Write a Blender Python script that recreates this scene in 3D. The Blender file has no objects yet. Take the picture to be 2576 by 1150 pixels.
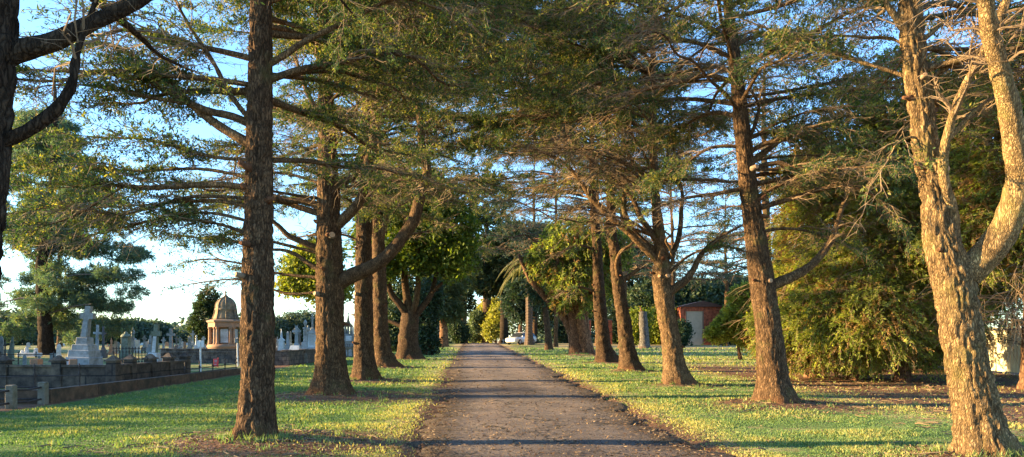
import bpy, math, random
import numpy as np
rng = np.random.default_rng(11)
random.seed(5)
PI = math.pi
scene = bpy.context.scene
COL = scene.collection

# ------------------------------------------------------------------ camera model
F, CX, HY, CH = 1860.0, 1288.0, 852.0, 1.5      # photo seen at 2576 px width

def sp(x, s):
    x = np.asarray(x, float)
    return s * np.logaddexp(0, x / s)

def g0(Y):
    return 0.0105 * sp(np.asarray(Y, float) - 12, 3) - 0.035 * sp(np.asarray(Y, float) - 103, 4) + 0.0245 * sp(np.asarray(Y, float) - 230, 10)

def road_c(Y):
    return 1.2 - 0.055 * np.asarray(Y, float)

def Ysolve(v):
    lo, hi = 4.0, 103.0
    for _ in range(50):
        m = 0.5 * (lo + hi)
        if HY + F * (CH - float(g0(m))) / m > v: lo = m
        else: hi = m
    return 0.5 * (lo + hi)

def at(u, v, Y):
    return np.array([(u - CX) / F * Y, Y, CH + (HY - v) / F * Y])

def X(u, Y): return (u - CX) / F * Y
def Z(v, Y): return CH + (HY - v) / F * Y

# ------------------------------------------------------------------ numpy noise
def _h(ix, iy, iz):
    n = (ix * 374761393 + iy * 668265263 + iz * 2147483647 * 7 + 1013904223) & 0xffffffff
    n = ((n ^ (n >> 13)) * 1274126177) & 0xffffffff
    n = n ^ (n >> 16)
    return (n & 0xffff) / 65535.0

def vnoise(p):
    p = np.asarray(p, float)
    i = np.floor(p).astype(np.int64); f = p - i
    f = f * f * (3 - 2 * f)
    x, y, z = i[..., 0], i[..., 1], i[..., 2]
    fx, fy, fz = f[..., 0], f[..., 1], f[..., 2]
    def L(a, b, t): return a + (b - a) * t
    c00 = L(_h(x, y, z), _h(x + 1, y, z), fx); c10 = L(_h(x, y + 1, z), _h(x + 1, y + 1, z), fx)
    c01 = L(_h(x, y, z + 1), _h(x + 1, y, z + 1), fx); c11 = L(_h(x, y + 1, z + 1), _h(x + 1, y + 1, z + 1), fx)
    return L(L(c00, c10, fy), L(c01, c11, fy), fz)

def fbm(p, o=3):
    p = np.asarray(p, float); s = 0; a = 0.5; t = 0
    for k in range(o):
        s = s + a * vnoise(p * (2.03 ** k) + 17.3 * k); t += a; a *= 0.5
    return s / t

def norm(v):
    return v / np.maximum(np.linalg.norm(v, axis=-1, keepdims=True), 1e-9)

# ------------------------------------------------------------------ mesh helpers
def raw_mesh(name, V, loops, starts, totals, mats, mi=None, tint=None, smooth=False):
    me = bpy.data.meshes.new(name)
    V = np.ascontiguousarray(V, np.float32)
    me.vertices.add(len(V)); me.vertices.foreach_set('co', V.ravel())
    me.loops.add(len(loops)); me.loops.foreach_set('vertex_index', np.ascontiguousarray(loops, np.int32))
    me.polygons.add(len(starts))
    me.polygons.foreach_set('loop_start', np.ascontiguousarray(starts, np.int32))
    me.polygons.foreach_set('loop_total', np.ascontiguousarray(totals, np.int32))
    for m in mats: me.materials.append(m)
    if mi is not None: me.polygons.foreach_set('material_index', np.ascontiguousarray(mi, np.int32))
    if isinstance(smooth, np.ndarray):
        me.polygons.foreach_set('use_smooth', smooth.astype(bool))
    else:
        me.polygons.foreach_set('use_smooth', np.full(len(starts), bool(smooth)))
    me.update(calc_edges=True)
    if tint is not None:
        a = me.attributes.new('tint', 'FLOAT', 'FACE')
        a.data.foreach_set('value', np.ascontiguousarray(tint, np.float32))
    return me

def quad_mesh(name, V, Q, mats, mi=None, tint=None, smooth=False):
    Q = np.asarray(Q)
    n = len(Q)
    return raw_mesh(name, V, Q.ravel(), np.arange(n) * 4, np.full(n, 4), mats, mi, tint, smooth)

def link(name, me, parent=None, loc=(0, 0, 0)):
    o = bpy.data.objects.new(name, me); COL.objects.link(o)
    o.location = loc
    if parent is not None: o.parent = parent
    return o

def tag(o, label=None, cat=None, group=None, kind=None):
    if label: o['label'] = label
    if cat: o['category'] = cat
    if group: o['group'] = group
    if kind: o['kind'] = kind
    return o

def thing(name, label, cat, loc=(0, 0, 0), rz=0, group=None):
    o = bpy.data.objects.new(name, None); COL.objects.link(o)
    o.empty_display_size = 0.3
    o.location = tuple(float(a) for a in loc); o.rotation_euler = (0, 0, rz)
    return tag(o, label, cat, group)

class MB:
    def __init__(s): s.v = []; s.f = []
    def add(s, V, Fs):
        b = len(s.v); s.v += [tuple(map(float, p)) for p in V]; s.f += [tuple(i + b for i in f) for f in Fs]; return s
    def box(s, x0, x1, y0, y1, z0, z1, tx=0.0, ty=None):
        ty = tx if ty is None else ty
        V = [(x0, y0, z0), (x1, y0, z0), (x1, y1, z0), (x0, y1, z0), (x0 + tx, y0 + ty, z1), (x1 - tx, y0 + ty, z1), (x1 - tx, y1 - ty, z1), (x0 + tx, y1 - ty, z1)]
        return s.add(V, [(3, 2, 1, 0), (4, 5, 6, 7), (0, 1, 5, 4), (1, 2, 6, 5), (2, 3, 7, 6), (3, 0, 4, 7)])
    def cbox(s, cx, cy, z0, w, d, h, t=0.0, bev=0.0):
        # a block with chamfered vertical arrises and a chamfered top when bev is given
        if bev <= 0: return s.box(cx - w / 2, cx + w / 2, cy - d / 2, cy + d / 2, z0, z0 + h, t)
        def ring(w_, d_, z):
            a, b = w_ / 2, d_ / 2; c = min(bev, a * .45, b * .45)
            return [(cx - a + c, cy - b, z), (cx + a - c, cy - b, z), (cx + a, cy - b + c, z), (cx + a, cy + b - c, z), (cx + a - c, cy + b, z), (cx - a + c, cy + b, z), (cx - a, cy + b - c, z), (cx - a, cy - b + c, z)]
        rs = ring(w, d, z0) + ring(w - 2 * t * (1 - bev / h), d - 2 * t * (1 - bev / h), z0 + h - bev) + ring(w - 2 * t - 2 * bev, d - 2 * t - 2 * bev, z0 + h)
        fs = [tuple(range(7, -1, -1)), tuple(range(16, 24))]
        for r in range(2):
            for i in range(8):
                j = (i + 1) % 8; fs.append((r * 8 + i, r * 8 + j, r * 8 + 8 + j, r * 8 + 8 + i))
        return s.add(rs, fs)
    def lathe(s, prof, n=20, cx=0, cy=0, lob=0.0, nl=8):
        V = []
        for r, z in prof:
            for k in range(n):
                a = 2 * PI * (k + .5) / n; rr = r * (1 + lob * math.cos(nl * a))
                V.append((cx + rr * math.cos(a), cy + rr * math.sin(a), z))
        Fs = []
        for i in range(len(prof) - 1):
            for k in range(n):
                j = (k + 1) % n; Fs.append((i * n + k, i * n + j, (i + 1) * n + j, (i + 1) * n + k))
        Fs.append(tuple(range(n - 1, -1, -1))); Fs.append(tuple((len(prof) - 1) * n + k for k in range(n)))
        return s.add(V, Fs)
    def tube(s, pts, r, n=6):
        P = np.array(pts, float); R = np.full(len(P), r) if np.isscalar(r) else np.array(r, float)
        V, Q = tube_arr(P, R, n)
        s.add(V, [tuple(q) for q in Q])
        m = len(s.v) - len(V)
        s.f.append(tuple(m + k for k in range(n - 1, -1, -1))); s.f.append(tuple(m + (len(P) - 1) * n + k for k in range(n)))
        return s
    def prism(s, poly, y0, y1):
        n = len(poly)
        V = [(x, y0, z) for x, z in poly] + [(x, y1, z) for x, z in poly]
        Fs = [tuple(range(n)), tuple(range(2 * n - 1, n - 1, -1))] + [(i, i + n, (i + 1) % n + n, (i + 1) % n) for i in range(n)]
        return s.add(V, Fs)
    def build(s, name, mat, parent=None, loc=(0, 0, 0), smooth=False, rot=None):
        me = bpy.data.meshes.new(name); me.from_pydata(s.v, [], s.f); me.materials.append(mat)
        if smooth:
            me.polygons.foreach_set('use_smooth', [len(f) == 4 for f in s.f])
        me.update()
        o = link(name, me, parent, loc)
        if rot: o.rotation_euler = rot
        return o

def tube_arr(P, R, n, jit=None):
    T = np.gradient(P, axis=0); T = norm(T)
    ref = np.array([0, 0, 1.0]) if abs(T[:, 2]).mean() < 0.8 else np.array([1.0, 0, 0])
    A = np.zeros_like(P); a = norm(np.cross(T[0], ref))
    for i in range(len(P)):
        a = a - T[i] * np.dot(a, T[i]); a = a / max(np.linalg.norm(a), 1e-9); A[i] = a
    B = np.cross(T, A)
    th = np.arange(n) * 2 * PI / n
    RR = R[:, None] if jit is None else R[:, None] + jit
    V = P[:, None, :] + RR[..., None] * (np.cos(th)[None, :, None] * A[:, None, :] + np.sin(th)[None, :, None] * B[:, None, :])
    K = len(P); i = np.arange(K - 1)[:, None] * n; k = np.arange(n)[None, :]; j = (k + 1) % n
    Q = np.stack([i + k, i + j, i + n + j, i + n + k], -1).reshape(-1, 4)
    return V.reshape(-1, 3), Q

def batch_tubes(P, R, n=3):
    """P (M,K,3), R (M,K) -> verts, quads"""
    M, K, _ = P.shape
    T = norm(np.gradient(P, axis=1))
    ref = np.where(np.abs(T[..., 2:3]) > 0.85, np.array([1.0, 0, 0]), np.array([0, 0, 1.0]))
    A = norm(np.cross(T, ref)); B = np.cross(T, A)
    th = np.arange(n) * 2 * PI / n
    V = P[:, :, None, :] + R[:, :, None, None] * (np.cos(th)[None, None, :, None] * A[:, :, None, :] + np.sin(th)[None, None, :, None] * B[:, :, None, :])
    m = np.arange(M)[:, None, None] * (K * n); i = np.arange(K - 1)[None, :, None] * n; k = np.arange(n)[None, None, :]; j = (k + 1) % n
    Q = np.stack(np.broadcast_arrays(m + i + k, m + i + j, m + i + n + j, m + i + n + k), -1).reshape(-1, 4)
    return V.reshape(-1, 3), Q

def leaf_quads(P, D, Nn, L, W):
    D = norm(D); S = norm(np.cross(Nn, D))
    L = L[:, None]; W = W[:, None]
    up = norm(np.cross(D, S))
    V = np.stack([P, P + D * L * .45 + S * W * .5 - up * L * .05, P + D * L, P + D * L * .45 - S * W * .5 - up * L * .05], 1)
    Q = np.arange(len(P) * 4).reshape(-1, 4)
    return V.reshape(-1, 3), Q

# ------------------------------------------------------------------ materials
def newmat(name):
    m = bpy.data.materials.new(name); m.use_nodes = True
    nt = m.node_tree; b = nt.nodes['Principled BSDF']; return m, nt, b

def N(nt, t, **kw):
    n = nt.nodes.new(t)
    for k, v in kw.items():
        if k in n.inputs: n.inputs[k].default_value = v
        else: setattr(n, k, v)
    return n

def ramp(nt, fac, stops):
    r = nt.nodes.new('ShaderNodeValToRGB'); e = r.color_ramp.elements
    while len(e) < len(stops): e.new(0.5)
    for i, (p, c) in enumerate(stops):
        e[i].position = p; e[i].color = (c[0], c[1], c[2], 1)
    nt.links.new(fac, r.inputs[0]); return r

def noise_chain(nt, scale, detail=6, rough=.6, stretch=None, coord='Object'):
    tc = N(nt, 'ShaderNodeTexCoord'); src = tc.outputs[coord]
    if stretch:
        mp = N(nt, 'ShaderNodeMapping'); mp.inputs['Scale'].default_value = stretch
        nt.links.new(src, mp.inputs['Vector']); src = mp.outputs[0]
    n = N(nt, 'ShaderNodeTexNoise', Scale=scale, Detail=detail, Roughness=rough)
    nt.links.new(src, n.inputs['Vector']); return n

def mixc(nt, fac, a, b, mode='MIX'):
    m = nt.nodes.new('ShaderNodeMix'); m.data_type = 'RGBA'; m.blend_type = mode
    for s, v in ((m.inputs[0], fac), (m.inputs[6], a), (m.inputs[7], b)):
        if hasattr(v, 'links') or hasattr(v, 'is_linked'): nt.links.new(v, s)
        elif isinstance(v, (int, float)): s.default_value = v
        else: s.default_value = (v[0], v[1], v[2], 1)
    return m.outputs[2]

def bump(nt, b, h, strength=.5, dist=.02):
    bp = N(nt, 'ShaderNodeBump', Strength=strength, Distance=dist)
    nt.links.new(h, bp.inputs['Height']); nt.links.new(bp.outputs[0], b.inputs['Normal']); return bp

def simple(name, c, rough=.7, var=.25, scale=6, bs=.2, metal=0, stain=None, bd=.01):
    m, nt, b = newmat(name)
    n = noise_chain(nt, scale)
    d = tuple(x * (1 - var) for x in c); l = tuple(min(1, x * (1 + var)) for x in c)
    r = ramp(nt, n.outputs[0], [(.3, d), (.7, l)]); out = r.outputs[0]
    if stain:
        n2 = noise_chain(nt, scale * .35, 8, .7)
        r2 = ramp(nt, n2.outputs[0], [(.45, (0, 0, 0)), (.62, (1, 1, 1))])
        out = mixc(nt, r2.outputs[0], out, stain)
    nt.links.new(out, b.inputs['Base Color'])
    b.inputs['Roughness'].default_value = rough; b.inputs['Metallic'].default_value = metal
    if bs: bump(nt, b, n.outputs[0], bs, bd)
    return m

def bark_mat(name, dark, light, moss=None, mossamt=.6, scale=20):
    m, nt, b = newmat(name)
    tc = N(nt, 'ShaderNodeTexCoord'); mp = N(nt, 'ShaderNodeMapping'); mp.inputs['Scale'].default_value = (1, 1, .26)
    nt.links.new(tc.outputs['Object'], mp.inputs['Vector'])
    nd = N(nt, 'ShaderNodeTexNoise', Scale=scale * .8, Detail=5.0); nt.links.new(mp.outputs[0], nd.inputs['Vector'])
    sc_ = N(nt, 'ShaderNodeVectorMath', operation='SCALE'); nt.links.new(nd.outputs['Color'], sc_.inputs[0]); sc_.inputs['Scale'].default_value = .085
    va = N(nt, 'ShaderNodeVectorMath', operation='ADD'); nt.links.new(mp.outputs[0], va.inputs[0]); nt.links.new(sc_.outputs[0], va.inputs[1])
    scale = scale * 1.75
    vo = N(nt, 'ShaderNodeTexVoronoi', feature='DISTANCE_TO_EDGE'); vo.inputs['Scale'].default_value = scale; nt.links.new(va.outputs[0], vo.inputs['Vector'])
    vc = N(nt, 'ShaderNodeTexVoronoi', feature='F1'); vc.inputs['Scale'].default_value = scale; nt.links.new(va.outputs[0], vc.inputs['Vector'])
    n2 = noise_chain(nt, 1.7, 5, .65); n3 = noise_chain(nt, 70, 4, .7, (1, 1, .5)); n4 = noise_chain(nt, 5, 5, .65)
    mid = tuple(x * .45 + y * .55 for x, y in zip(dark, light))
    pl = ramp(nt, vo.outputs['Distance'], [(.0, tuple(x * .5 + y * .5 for x, y in zip(dark, mid))), (.10, mid), (.26, light)]).outputs[0]
    sp_ = N(nt, 'ShaderNodeSeparateColor'); nt.links.new(vc.outputs['Color'], sp_.inputs[0])
    tone = ramp(nt, sp_.outputs[0], [(0, (.55, .53, .52)), (1, (1.25, 1.2, 1.12))]).outputs[0]
    col = mixc(nt, 1.0, pl, tone, 'MULTIPLY')
    col = mixc(nt, .75, col, ramp(nt, n3.outputs[0], [(.3, (.5, .5, .5)), (.7, (1.35, 1.3, 1.25))]).outputs[0], 'MULTIPLY')
    col = mixc(nt, .8, col, ramp(nt, n4.outputs[0], [(.35, (.62, .58, .55)), (.65, (1.25, 1.25, 1.2))]).outputs[0], 'MULTIPLY')
    if moss:
        rm = ramp(nt, n2.outputs[0], [(mossamt - .06, (0, 0, 0)), (mossamt + .12, (.8, .8, .8))])
        col = mixc(nt, rm.outputs[0], col, moss)
    oi = N(nt, 'ShaderNodeObjectInfo'); vr = ramp(nt, oi.outputs['Random'], [(0, (.78, .76, .78)), (.5, (1, 1, 1)), (1, (1.22, 1.16, 1.05))])
    col = mixc(nt, 1.0, col, vr.outputs[0], 'MULTIPLY')
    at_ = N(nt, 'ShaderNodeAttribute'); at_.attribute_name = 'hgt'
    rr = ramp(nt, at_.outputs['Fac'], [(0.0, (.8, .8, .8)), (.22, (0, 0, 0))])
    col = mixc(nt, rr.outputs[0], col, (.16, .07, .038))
    nt.links.new(col, b.inputs['Base Color']); b.inputs['Roughness'].default_value = .95
    b.inputs['Specular IOR Level'].default_value = .1
    hm = N(nt, 'ShaderNodeMath', operation='MULTIPLY_ADD'); nt.links.new(n3.outputs[0], hm.inputs[0]); hm.inputs[1].default_value = .12
    mn = N(nt, 'ShaderNodeMath', operation='MINIMUM'); nt.links.new(vo.outputs['Distance'], mn.inputs[0]); mn.inputs[1].default_value = .3
    nt.links.new(mn.outputs[0], hm.inputs[2])
    bump(nt, b, hm.outputs[0], .85, .05)
    return m

def leaf_mat(name, dark, mid, light, trans=.3):
    m = bpy.data.materials.new(name); m.use_nodes = True; nt = m.node_tree
    for n in list(nt.nodes): nt.nodes.remove(n)
    out = N(nt, 'ShaderNodeOutputMaterial')
    a = N(nt, 'ShaderNodeAttribute'); a.attribute_name = 'tint'
    r = ramp(nt, a.outputs['Fac'], [(.0, dark), (.5, mid), (1., light)])
    d = N(nt, 'ShaderNodeBsdfPrincipled'); d.inputs['Roughness'].default_value = .55
    d.inputs['Specular IOR Level'].default_value = .25
    t = N(nt, 'ShaderNodeBsdfTranslucent'); mx = N(nt, 'ShaderNodeMixShader'); mx.inputs[0].default_value = trans
    nt.links.new(r.outputs[0], d.inputs['Base Color'])
    tc = mixc(nt, 1.0, r.outputs[0], (1.25, 1.3, .5), 'MULTIPLY')
    nt.links.new(tc, t.inputs['Color'])
    nt.links.new(d.outputs[0], mx.inputs[1]); nt.links.new(t.outputs[0], mx.inputs[2]); nt.links.new(mx.outputs[0], out.inputs[0])
    return m

M = {}
M['bark'] = bark_mat('bark_brown', (.012, .009, .007), (.165, .108, .068), (.10, .09, .035), .62, 19)
M['bark_dark'] = bark_mat('bark_dark_shaded', (.010, .008, .007), (.075, .056, .042), None, .6, 19)  # darkened bark copy; holds the left edge trunk's shade in its colour
M['bark_limb'] = bark_mat('bark_of_limbs', (.02, .014, .010), (.26, .175, .105), (.15, .135, .05), .64, 22)
M['bark_light'] = bark_mat('bark_pale_mossy', (.03, .02, .012), (.43, .31, .165), (.21, .185, .06), .60, 24)
M['bark_red'] = bark_mat('bark_stringy', (.04, .023, .016), (.28, .17, .11), None, .6, 12)
M['bark_grey'] = bark_mat('bark_grey', (.05, .05, .055), (.17, .17, .175), None, .6, 12)
M['twig'] = simple('twig', (.20, .14, .088), .9, .3, 8, 0)
M['twig_dry'] = simple('dry_twig', (.20, .135, .08), .9, .3, 8, 0)
M['cut'] = simple('cut_wood', (.45, .26, .14), .8, .25, 25, .1)
M['cedar'] = leaf_mat('cedar_needles', (.015, .050, .038), (.075, .125, .048), (.42, .36, .075), .42)
M['cedar_blue'] = leaf_mat('blue_cedar_needles', (.02, .045, .04), (.045, .085, .06), (.09, .13, .07), .25)
M['cypress'] = leaf_mat('cypress_sprays', (.32, .19, .08), (.24, .29, .06), (.44, .44, .10), .48)
for n_ in M['cypress'].node_tree.nodes:
    if n_.type == 'VALTORGB':
        e_ = n_.color_ramp.elements; e_[1].position = .62
        for p_, c_ in ((.14, (.24, .145, .06)), (.24, (.05, .08, .025))): x_ = e_.new(p_); x_.color = (*c_, 1)
M['darkfol'] = leaf_mat('dark_foliage', (.018, .036, .022), (.04, .07, .035), (.09, .12, .04), .25)
M['broad'] = leaf_mat('broad_leaves', (.04, .075, .015), (.13, .18, .025), (.32, .31, .05), .45)
M['pine'] = leaf_mat('pine_needles', (.05, .105, .09), (.11, .18, .125), (.30, .31, .11), .35)
M['mint'] = leaf_mat('pale_juniper', (.04, .07, .04), (.10, .14, .07), (.20, .23, .10), .3)
M['hazy'] = leaf_mat('hazy_far_foliage', (.035, .065, .055), (.065, .10, .075), (.12, .15, .08), .25)  # distance haze mixed into the leaf colour
M['gold'] = leaf_mat('sunny_foliage', (.14, .16, .03), (.27, .27, .05), (.46, .40, .10), .45)  # leaf colour brightened to carry the sunlit glow past the crest
M['palm'] = leaf_mat('palm_leaflets', (.05, .07, .02), (.14, .15, .05), (.30, .27, .12), .35)
M['stone_pale'] = simple('pale_marble', (.33, .345, .35), .7, .25, 5, .25, stain=(.14, .15, .14))
M['stone_white'] = simple('white_marble', (.58, .60, .60), .6, .15, 5, .2, stain=(.32, .33, .32))
M['stone_grey'] = simple('grey_stone', (.27, .275, .26), .85, .3, 7, .35, stain=(.13, .13, .11))
M['stone_dark'] = simple('dark_granite', (.07, .075, .08), .6, .3, 9, .2)
M['stone_moss'] = simple('mossy_stone', (.19, .21, .16), .9, .3, 7, .4, stain=(.10, .12, .07))
M['sandstone'] = simple('sandstone', (.36, .185, .10), .85, .22, 4, .3, stain=(.22, .16, .11))
M['sandstone_dome'] = simple('weathered_sandstone', (.24, .16, .085), .85, .4, 3, .3, stain=(.08, .065, .045))
M['iron'] = simple('rusty_iron', (.045, .032, .028), .75, .4, 18, .3)
M['concrete'] = simple('mossy_concrete', (.19, .165, .125), .9, .35, 6, .4, stain=(.08, .075, .045))
M['white_paint'] = simple('white_paint', (.78, .77, .73), .5, .06, 10, .05)
M['red_paint'] = simple('red_paint', (.62, .05, .06), .5, .12, 10, .05)
M['brick_brown'] = simple('brown_stone', (.13, .075, .045), .9, .4, 6, .5, stain=(.05, .035, .022), bd=.03)

def wall_stone(name, c1, c2, mortar, sx, sy, offs=.5):
    m, nt, b = newmat(name)
    tc = N(nt, 'ShaderNodeTexCoord')
    sep = N(nt, 'ShaderNodeSeparateXYZ'); nt.links.new(tc.outputs['Object'], sep.inputs[0])
    add = N(nt, 'ShaderNodeMath', operation='ADD'); nt.links.new(sep.outputs[0], add.inputs[0]); nt.links.new(sep.outputs[1], add.inputs[1])
    cb = N(nt, 'ShaderNodeCombineXYZ'); nt.links.new(add.outputs[0], cb.inputs[0]); nt.links.new(sep.outputs[2], cb.inputs[1])
    br = N(nt, 'ShaderNodeTexBrick'); br.offset = offs
    br.inputs['Scale'].default_value = 1; br.inputs['Brick Width'].default_value = sx; br.inputs['Row Height'].default_value = sy
    br.inputs['Mortar Size'].default_value = sy * .06
    br.inputs['Color1'].default_value = (*c1, 1); br.inputs['Color2'].default_value = (*c2, 1); br.inputs['Mortar'].default_value = (*mortar, 1)
    nt.links.new(cb.outputs[0], br.inputs['Vector'])
    n = noise_chain(nt, 3.2, 8, .7)
    r = ramp(nt, n.outputs[0], [(.38, (.35, .33, .33)), (.5, (.8, .8, .8)), (.64, (1.35, 1.3, 1.2))])
    col = mixc(nt, 1.0, br.outputs[0], r.outputs[0], 'MULTIPLY')
    nt.links.new(col, b.inputs['Base Color']); b.inputs['Roughness'].default_value = .9
    bump(nt, b, n.outputs[0], .4, .03)
    return m
M['block_wall'] = wall_stone('weathered_block_wall', (.085, .062, .048), (.16, .115, .08), (.035, .028, .024), 1.45, .34)
M['rubble_wall'] = wall_stone('rubble_wall', (.20, .15, .115), (.10, .085, .075), (.06, .05, .045), .35, .2)
M['red_brick'] = wall_stone('red_brick', (.44, .095, .044), (.52, .13, .062), (.24, .14, .10), .23, .076)

# ground -----------------------------------------------------------
def ground_mat():
    m, nt, b = newmat('grass_ground')
    aD = N(nt, 'ShaderNodeAttribute'); aD.attribute_name = 'dirt'
    aY = N(nt, 'ShaderNodeAttribute'); aY.attribute_name = 'dry'
    nf = noise_chain(nt, 7, 8, .75); nm = noise_chain(nt, .9, 6, .65); ng = noise_chain(nt, 38, 5, .7, (1, .5, 1))
    green = ramp(nt, nf.outputs[0], [(.28, (.08, .135, .05)), (.5, (.16, .215, .075)), (.72, (.28, .29, .10))]).outputs[0]
    green = mixc(nt, .4, green, ramp(nt, ng.outputs[0], [(.3, (.03, .055, .012)), (.7, (.13, .17, .045))]).outputs[0])
    dry = ramp(nt, nf.outputs[0], [(.3, (.27, .205, .10)), (.7, (.54, .42, .21))]).outputs[0]
    dirt = ramp(nt, nf.outputs[0], [(.3, (.085, .043, .027)), (.55, (.20, .112, .07)), (.75, (.38, .25, .155))]).outputs[0]
    def thr(att, nz, amp):
        s = N(nt, 'ShaderNodeMath', operation='SUBTRACT'); nt.links.new(nz, s.inputs[0]); s.inputs[1].default_value = .5
        k = N(nt, 'ShaderNodeMath', operation='MULTIPLY_ADD'); nt.links.new(s.outputs[0], k.inputs[0]); k.inputs[1].default_value = amp; nt.links.new(att, k.inputs[2])
        return ramp(nt, k.outputs[0], [(.35, (0, 0, 0)), (.65, (1, 1, 1))]).outputs[0]
    c = mixc(nt, thr(aY.outputs['Fac'], nm.outputs[0], 2.2), green, dry)
    c = mixc(nt, thr(aD.outputs['Fac'], nf.outputs[0], 1.6), c, dirt)
    nt.links.new(c, b.inputs['Base Color']); b.inputs['Roughness'].default_value = .95; b.inputs['Specular IOR Level'].default_value = .1
    bump(nt, b, nf.outputs[0], .6, .05)
    return m
M['ground'] = ground_mat()

def road_mat():
    m, nt, b = newmat('old_asphalt')
    a = N(nt, 'ShaderNodeAttribute'); a.attribute_name = 'dirt'
    n1 = noise_chain(nt, 17, 8, .85); n2 = noise_chain(nt, 1.3, 6, .65); n3 = noise_chain(nt, 9, 6, .7)
    base = ramp(nt, n1.outputs[0], [(.32, (.085, .068, .064)), (.50, (.22, .175, .155)), (.70, (.50, .40, .31))]).outputs[0]
    base = mixc(nt, .5, base, ramp(nt, n2.outputs[0], [(.35, (.13, .105, .10)), (.65, (.29, .225, .18))]).outputs[0])
    s = N(nt, 'ShaderNodeMath', operation='SUBTRACT'); nt.links.new(n3.outputs[0], s.inputs[0]); s.inputs[1].default_value = .5
    k = N(nt, 'ShaderNodeMath', operation='MULTIPLY_ADD'); nt.links.new(s.outputs[0], k.inputs[0]); k.inputs[1].default_value = 1.8; nt.links.new(a.outputs['Fac'], k.inputs[2])
    r = ramp(nt, k.outputs[0], [(.4, (0, 0, 0)), (.75, (1, 1, 1))])
    col = mixc(nt, r.outputs[0], base, ramp(nt, n1.outputs[0], [(.3, (.07, .045, .03)), (.7, (.20, .14, .085))]).outputs[0])
    ta = N(nt, 'ShaderNodeAttribute'); ta.attribute_name = 'track'
    col = mixc(nt, 1.0, col, ramp(nt, ta.outputs['Fac'], [(.2, (.62, .60, .62)), (.5, (.95, .95, .95)), (.8, (1.28, 1.22, 1.15))]).outputs[0], 'MULTIPLY')
    # cracks
    tc = N(nt, 'ShaderNodeTexCoord')
    nd = N(nt, 'ShaderNodeTexNoise', Scale=1.7, Detail=4.0); nt.links.new(tc.outputs['Object'], nd.inputs['Vector'])
    va = N(nt, 'ShaderNodeVectorMath', operation='ADD'); nt.links.new(tc.outputs['Object'], va.inputs[0]); nt.links.new(nd.outputs['Color'], va.inputs[1])
    vo = N(nt, 'ShaderNodeTexVoronoi', feature='DISTANCE_TO_EDGE'); vo.inputs['Scale'].default_value = .75; nt.links.new(va.outputs[0], vo.inputs['Vector'])
    rc = ramp(nt, vo.outputs['Distance'], [(.010, (1, 1, 1)), (.026, (0, 0, 0))])
    gate = ramp(nt, n2.outputs[0], [(.42, (0, 0, 0)), (.52, (.9, .9, .9))])
    cr = mixc(nt, 1.0, rc.outputs[0], gate.outputs[0], 'MULTIPLY')
    col = mixc(nt, cr, col, (.014, .012, .011))
    nt.links.new(col, b.inputs['Base Color']); b.inputs['Roughness'].default_value = .8; b.inputs['Specular IOR Level'].default_value = .35
    bump(nt, b, n1.outputs[0], 1.0, .11)
    return m
M['road'] = road_mat()
M['grass'] = leaf_mat('grass_blades', (.07, .165, .08), (.175, .255, .085), (.50, .42, .155), .4)
M['litter'] = leaf_mat('fallen_leaves', (.06, .034, .022), (.15, .088, .05), (.36, .25, .14), .1)

# ------------------------------------------------------------------ ground sheet
TREE_BASES = []          # (x, y, radius of bare soil)
def _bases():
    for u, v, r in ((643, 1118, 1.7), (838, 1000, 1.9), (918, 960, 1.3), (968, 926, 1.2), (1030, 905, 1.3), (2478, 1160, 1.3), (1955, 1020, 1.7), (1705, 970, 1.0), (1585, 935, 1.0), (1525, 914, 1.2), (1460, 895, 1.5)):
        Y = Ysolve(v); TREE_BASES.append((X(u, Y), Y, r))
    TREE_BASES.append((-3.95, 5.0, 1.4))
_bases()
XL = -10.35              # edge of the graves

def G(x, y):
    x = np.asarray(x, float); y = np.asarray(y, float)
    d = np.abs(x - road_c(y))
    k = np.clip((d - 2.0) / .8, 0, 1)
    z = g0(y) + k * .05 * (fbm(np.stack([x * .5, y * .5, x * 0], -1), 3) - .5)
    z = z - .05 * np.clip((2.15 - d) / .3, 0, 1)
    for bx, by, r in TREE_BASES:
        z = z + .12 * np.exp(-((x - bx) ** 2 + (y - by) ** 2) / (r * .75) ** 2)
    return z

def axis(parts):
    out = []
    for a, b, s in parts: out.append(np.arange(a, b, s))
    return np.concatenate(out)
gx = axis([(-900, -200, 100), (-200, -60, 10), (-60, -14, 1.2), (-14, 20, .2), (20, 60, 1.2), (60, 200, 10), (200, 901, 100)])
gy = axis([(-60, -4, 4), (-4, 5, 1), (5, 34, .2), (34, 70, .5), (70, 130, 1), (130, 300, 10), (300, 1501, 100)])
GX, GY = np.meshgrid(gx, gy)
GZ = G(GX, GY)
V = np.stack([GX, GY, GZ], -1).reshape(-1, 3)
ny, nx = GX.shape
ii = (np.arange(ny - 1)[:, None] * nx + np.arange(nx - 1)[None, :]).ravel()
Q = np.stack([ii, ii + 1, ii + nx + 1, ii + nx], -1)
me = quad_mesh('ground', V, Q, [M['ground']], smooth=True)

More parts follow.
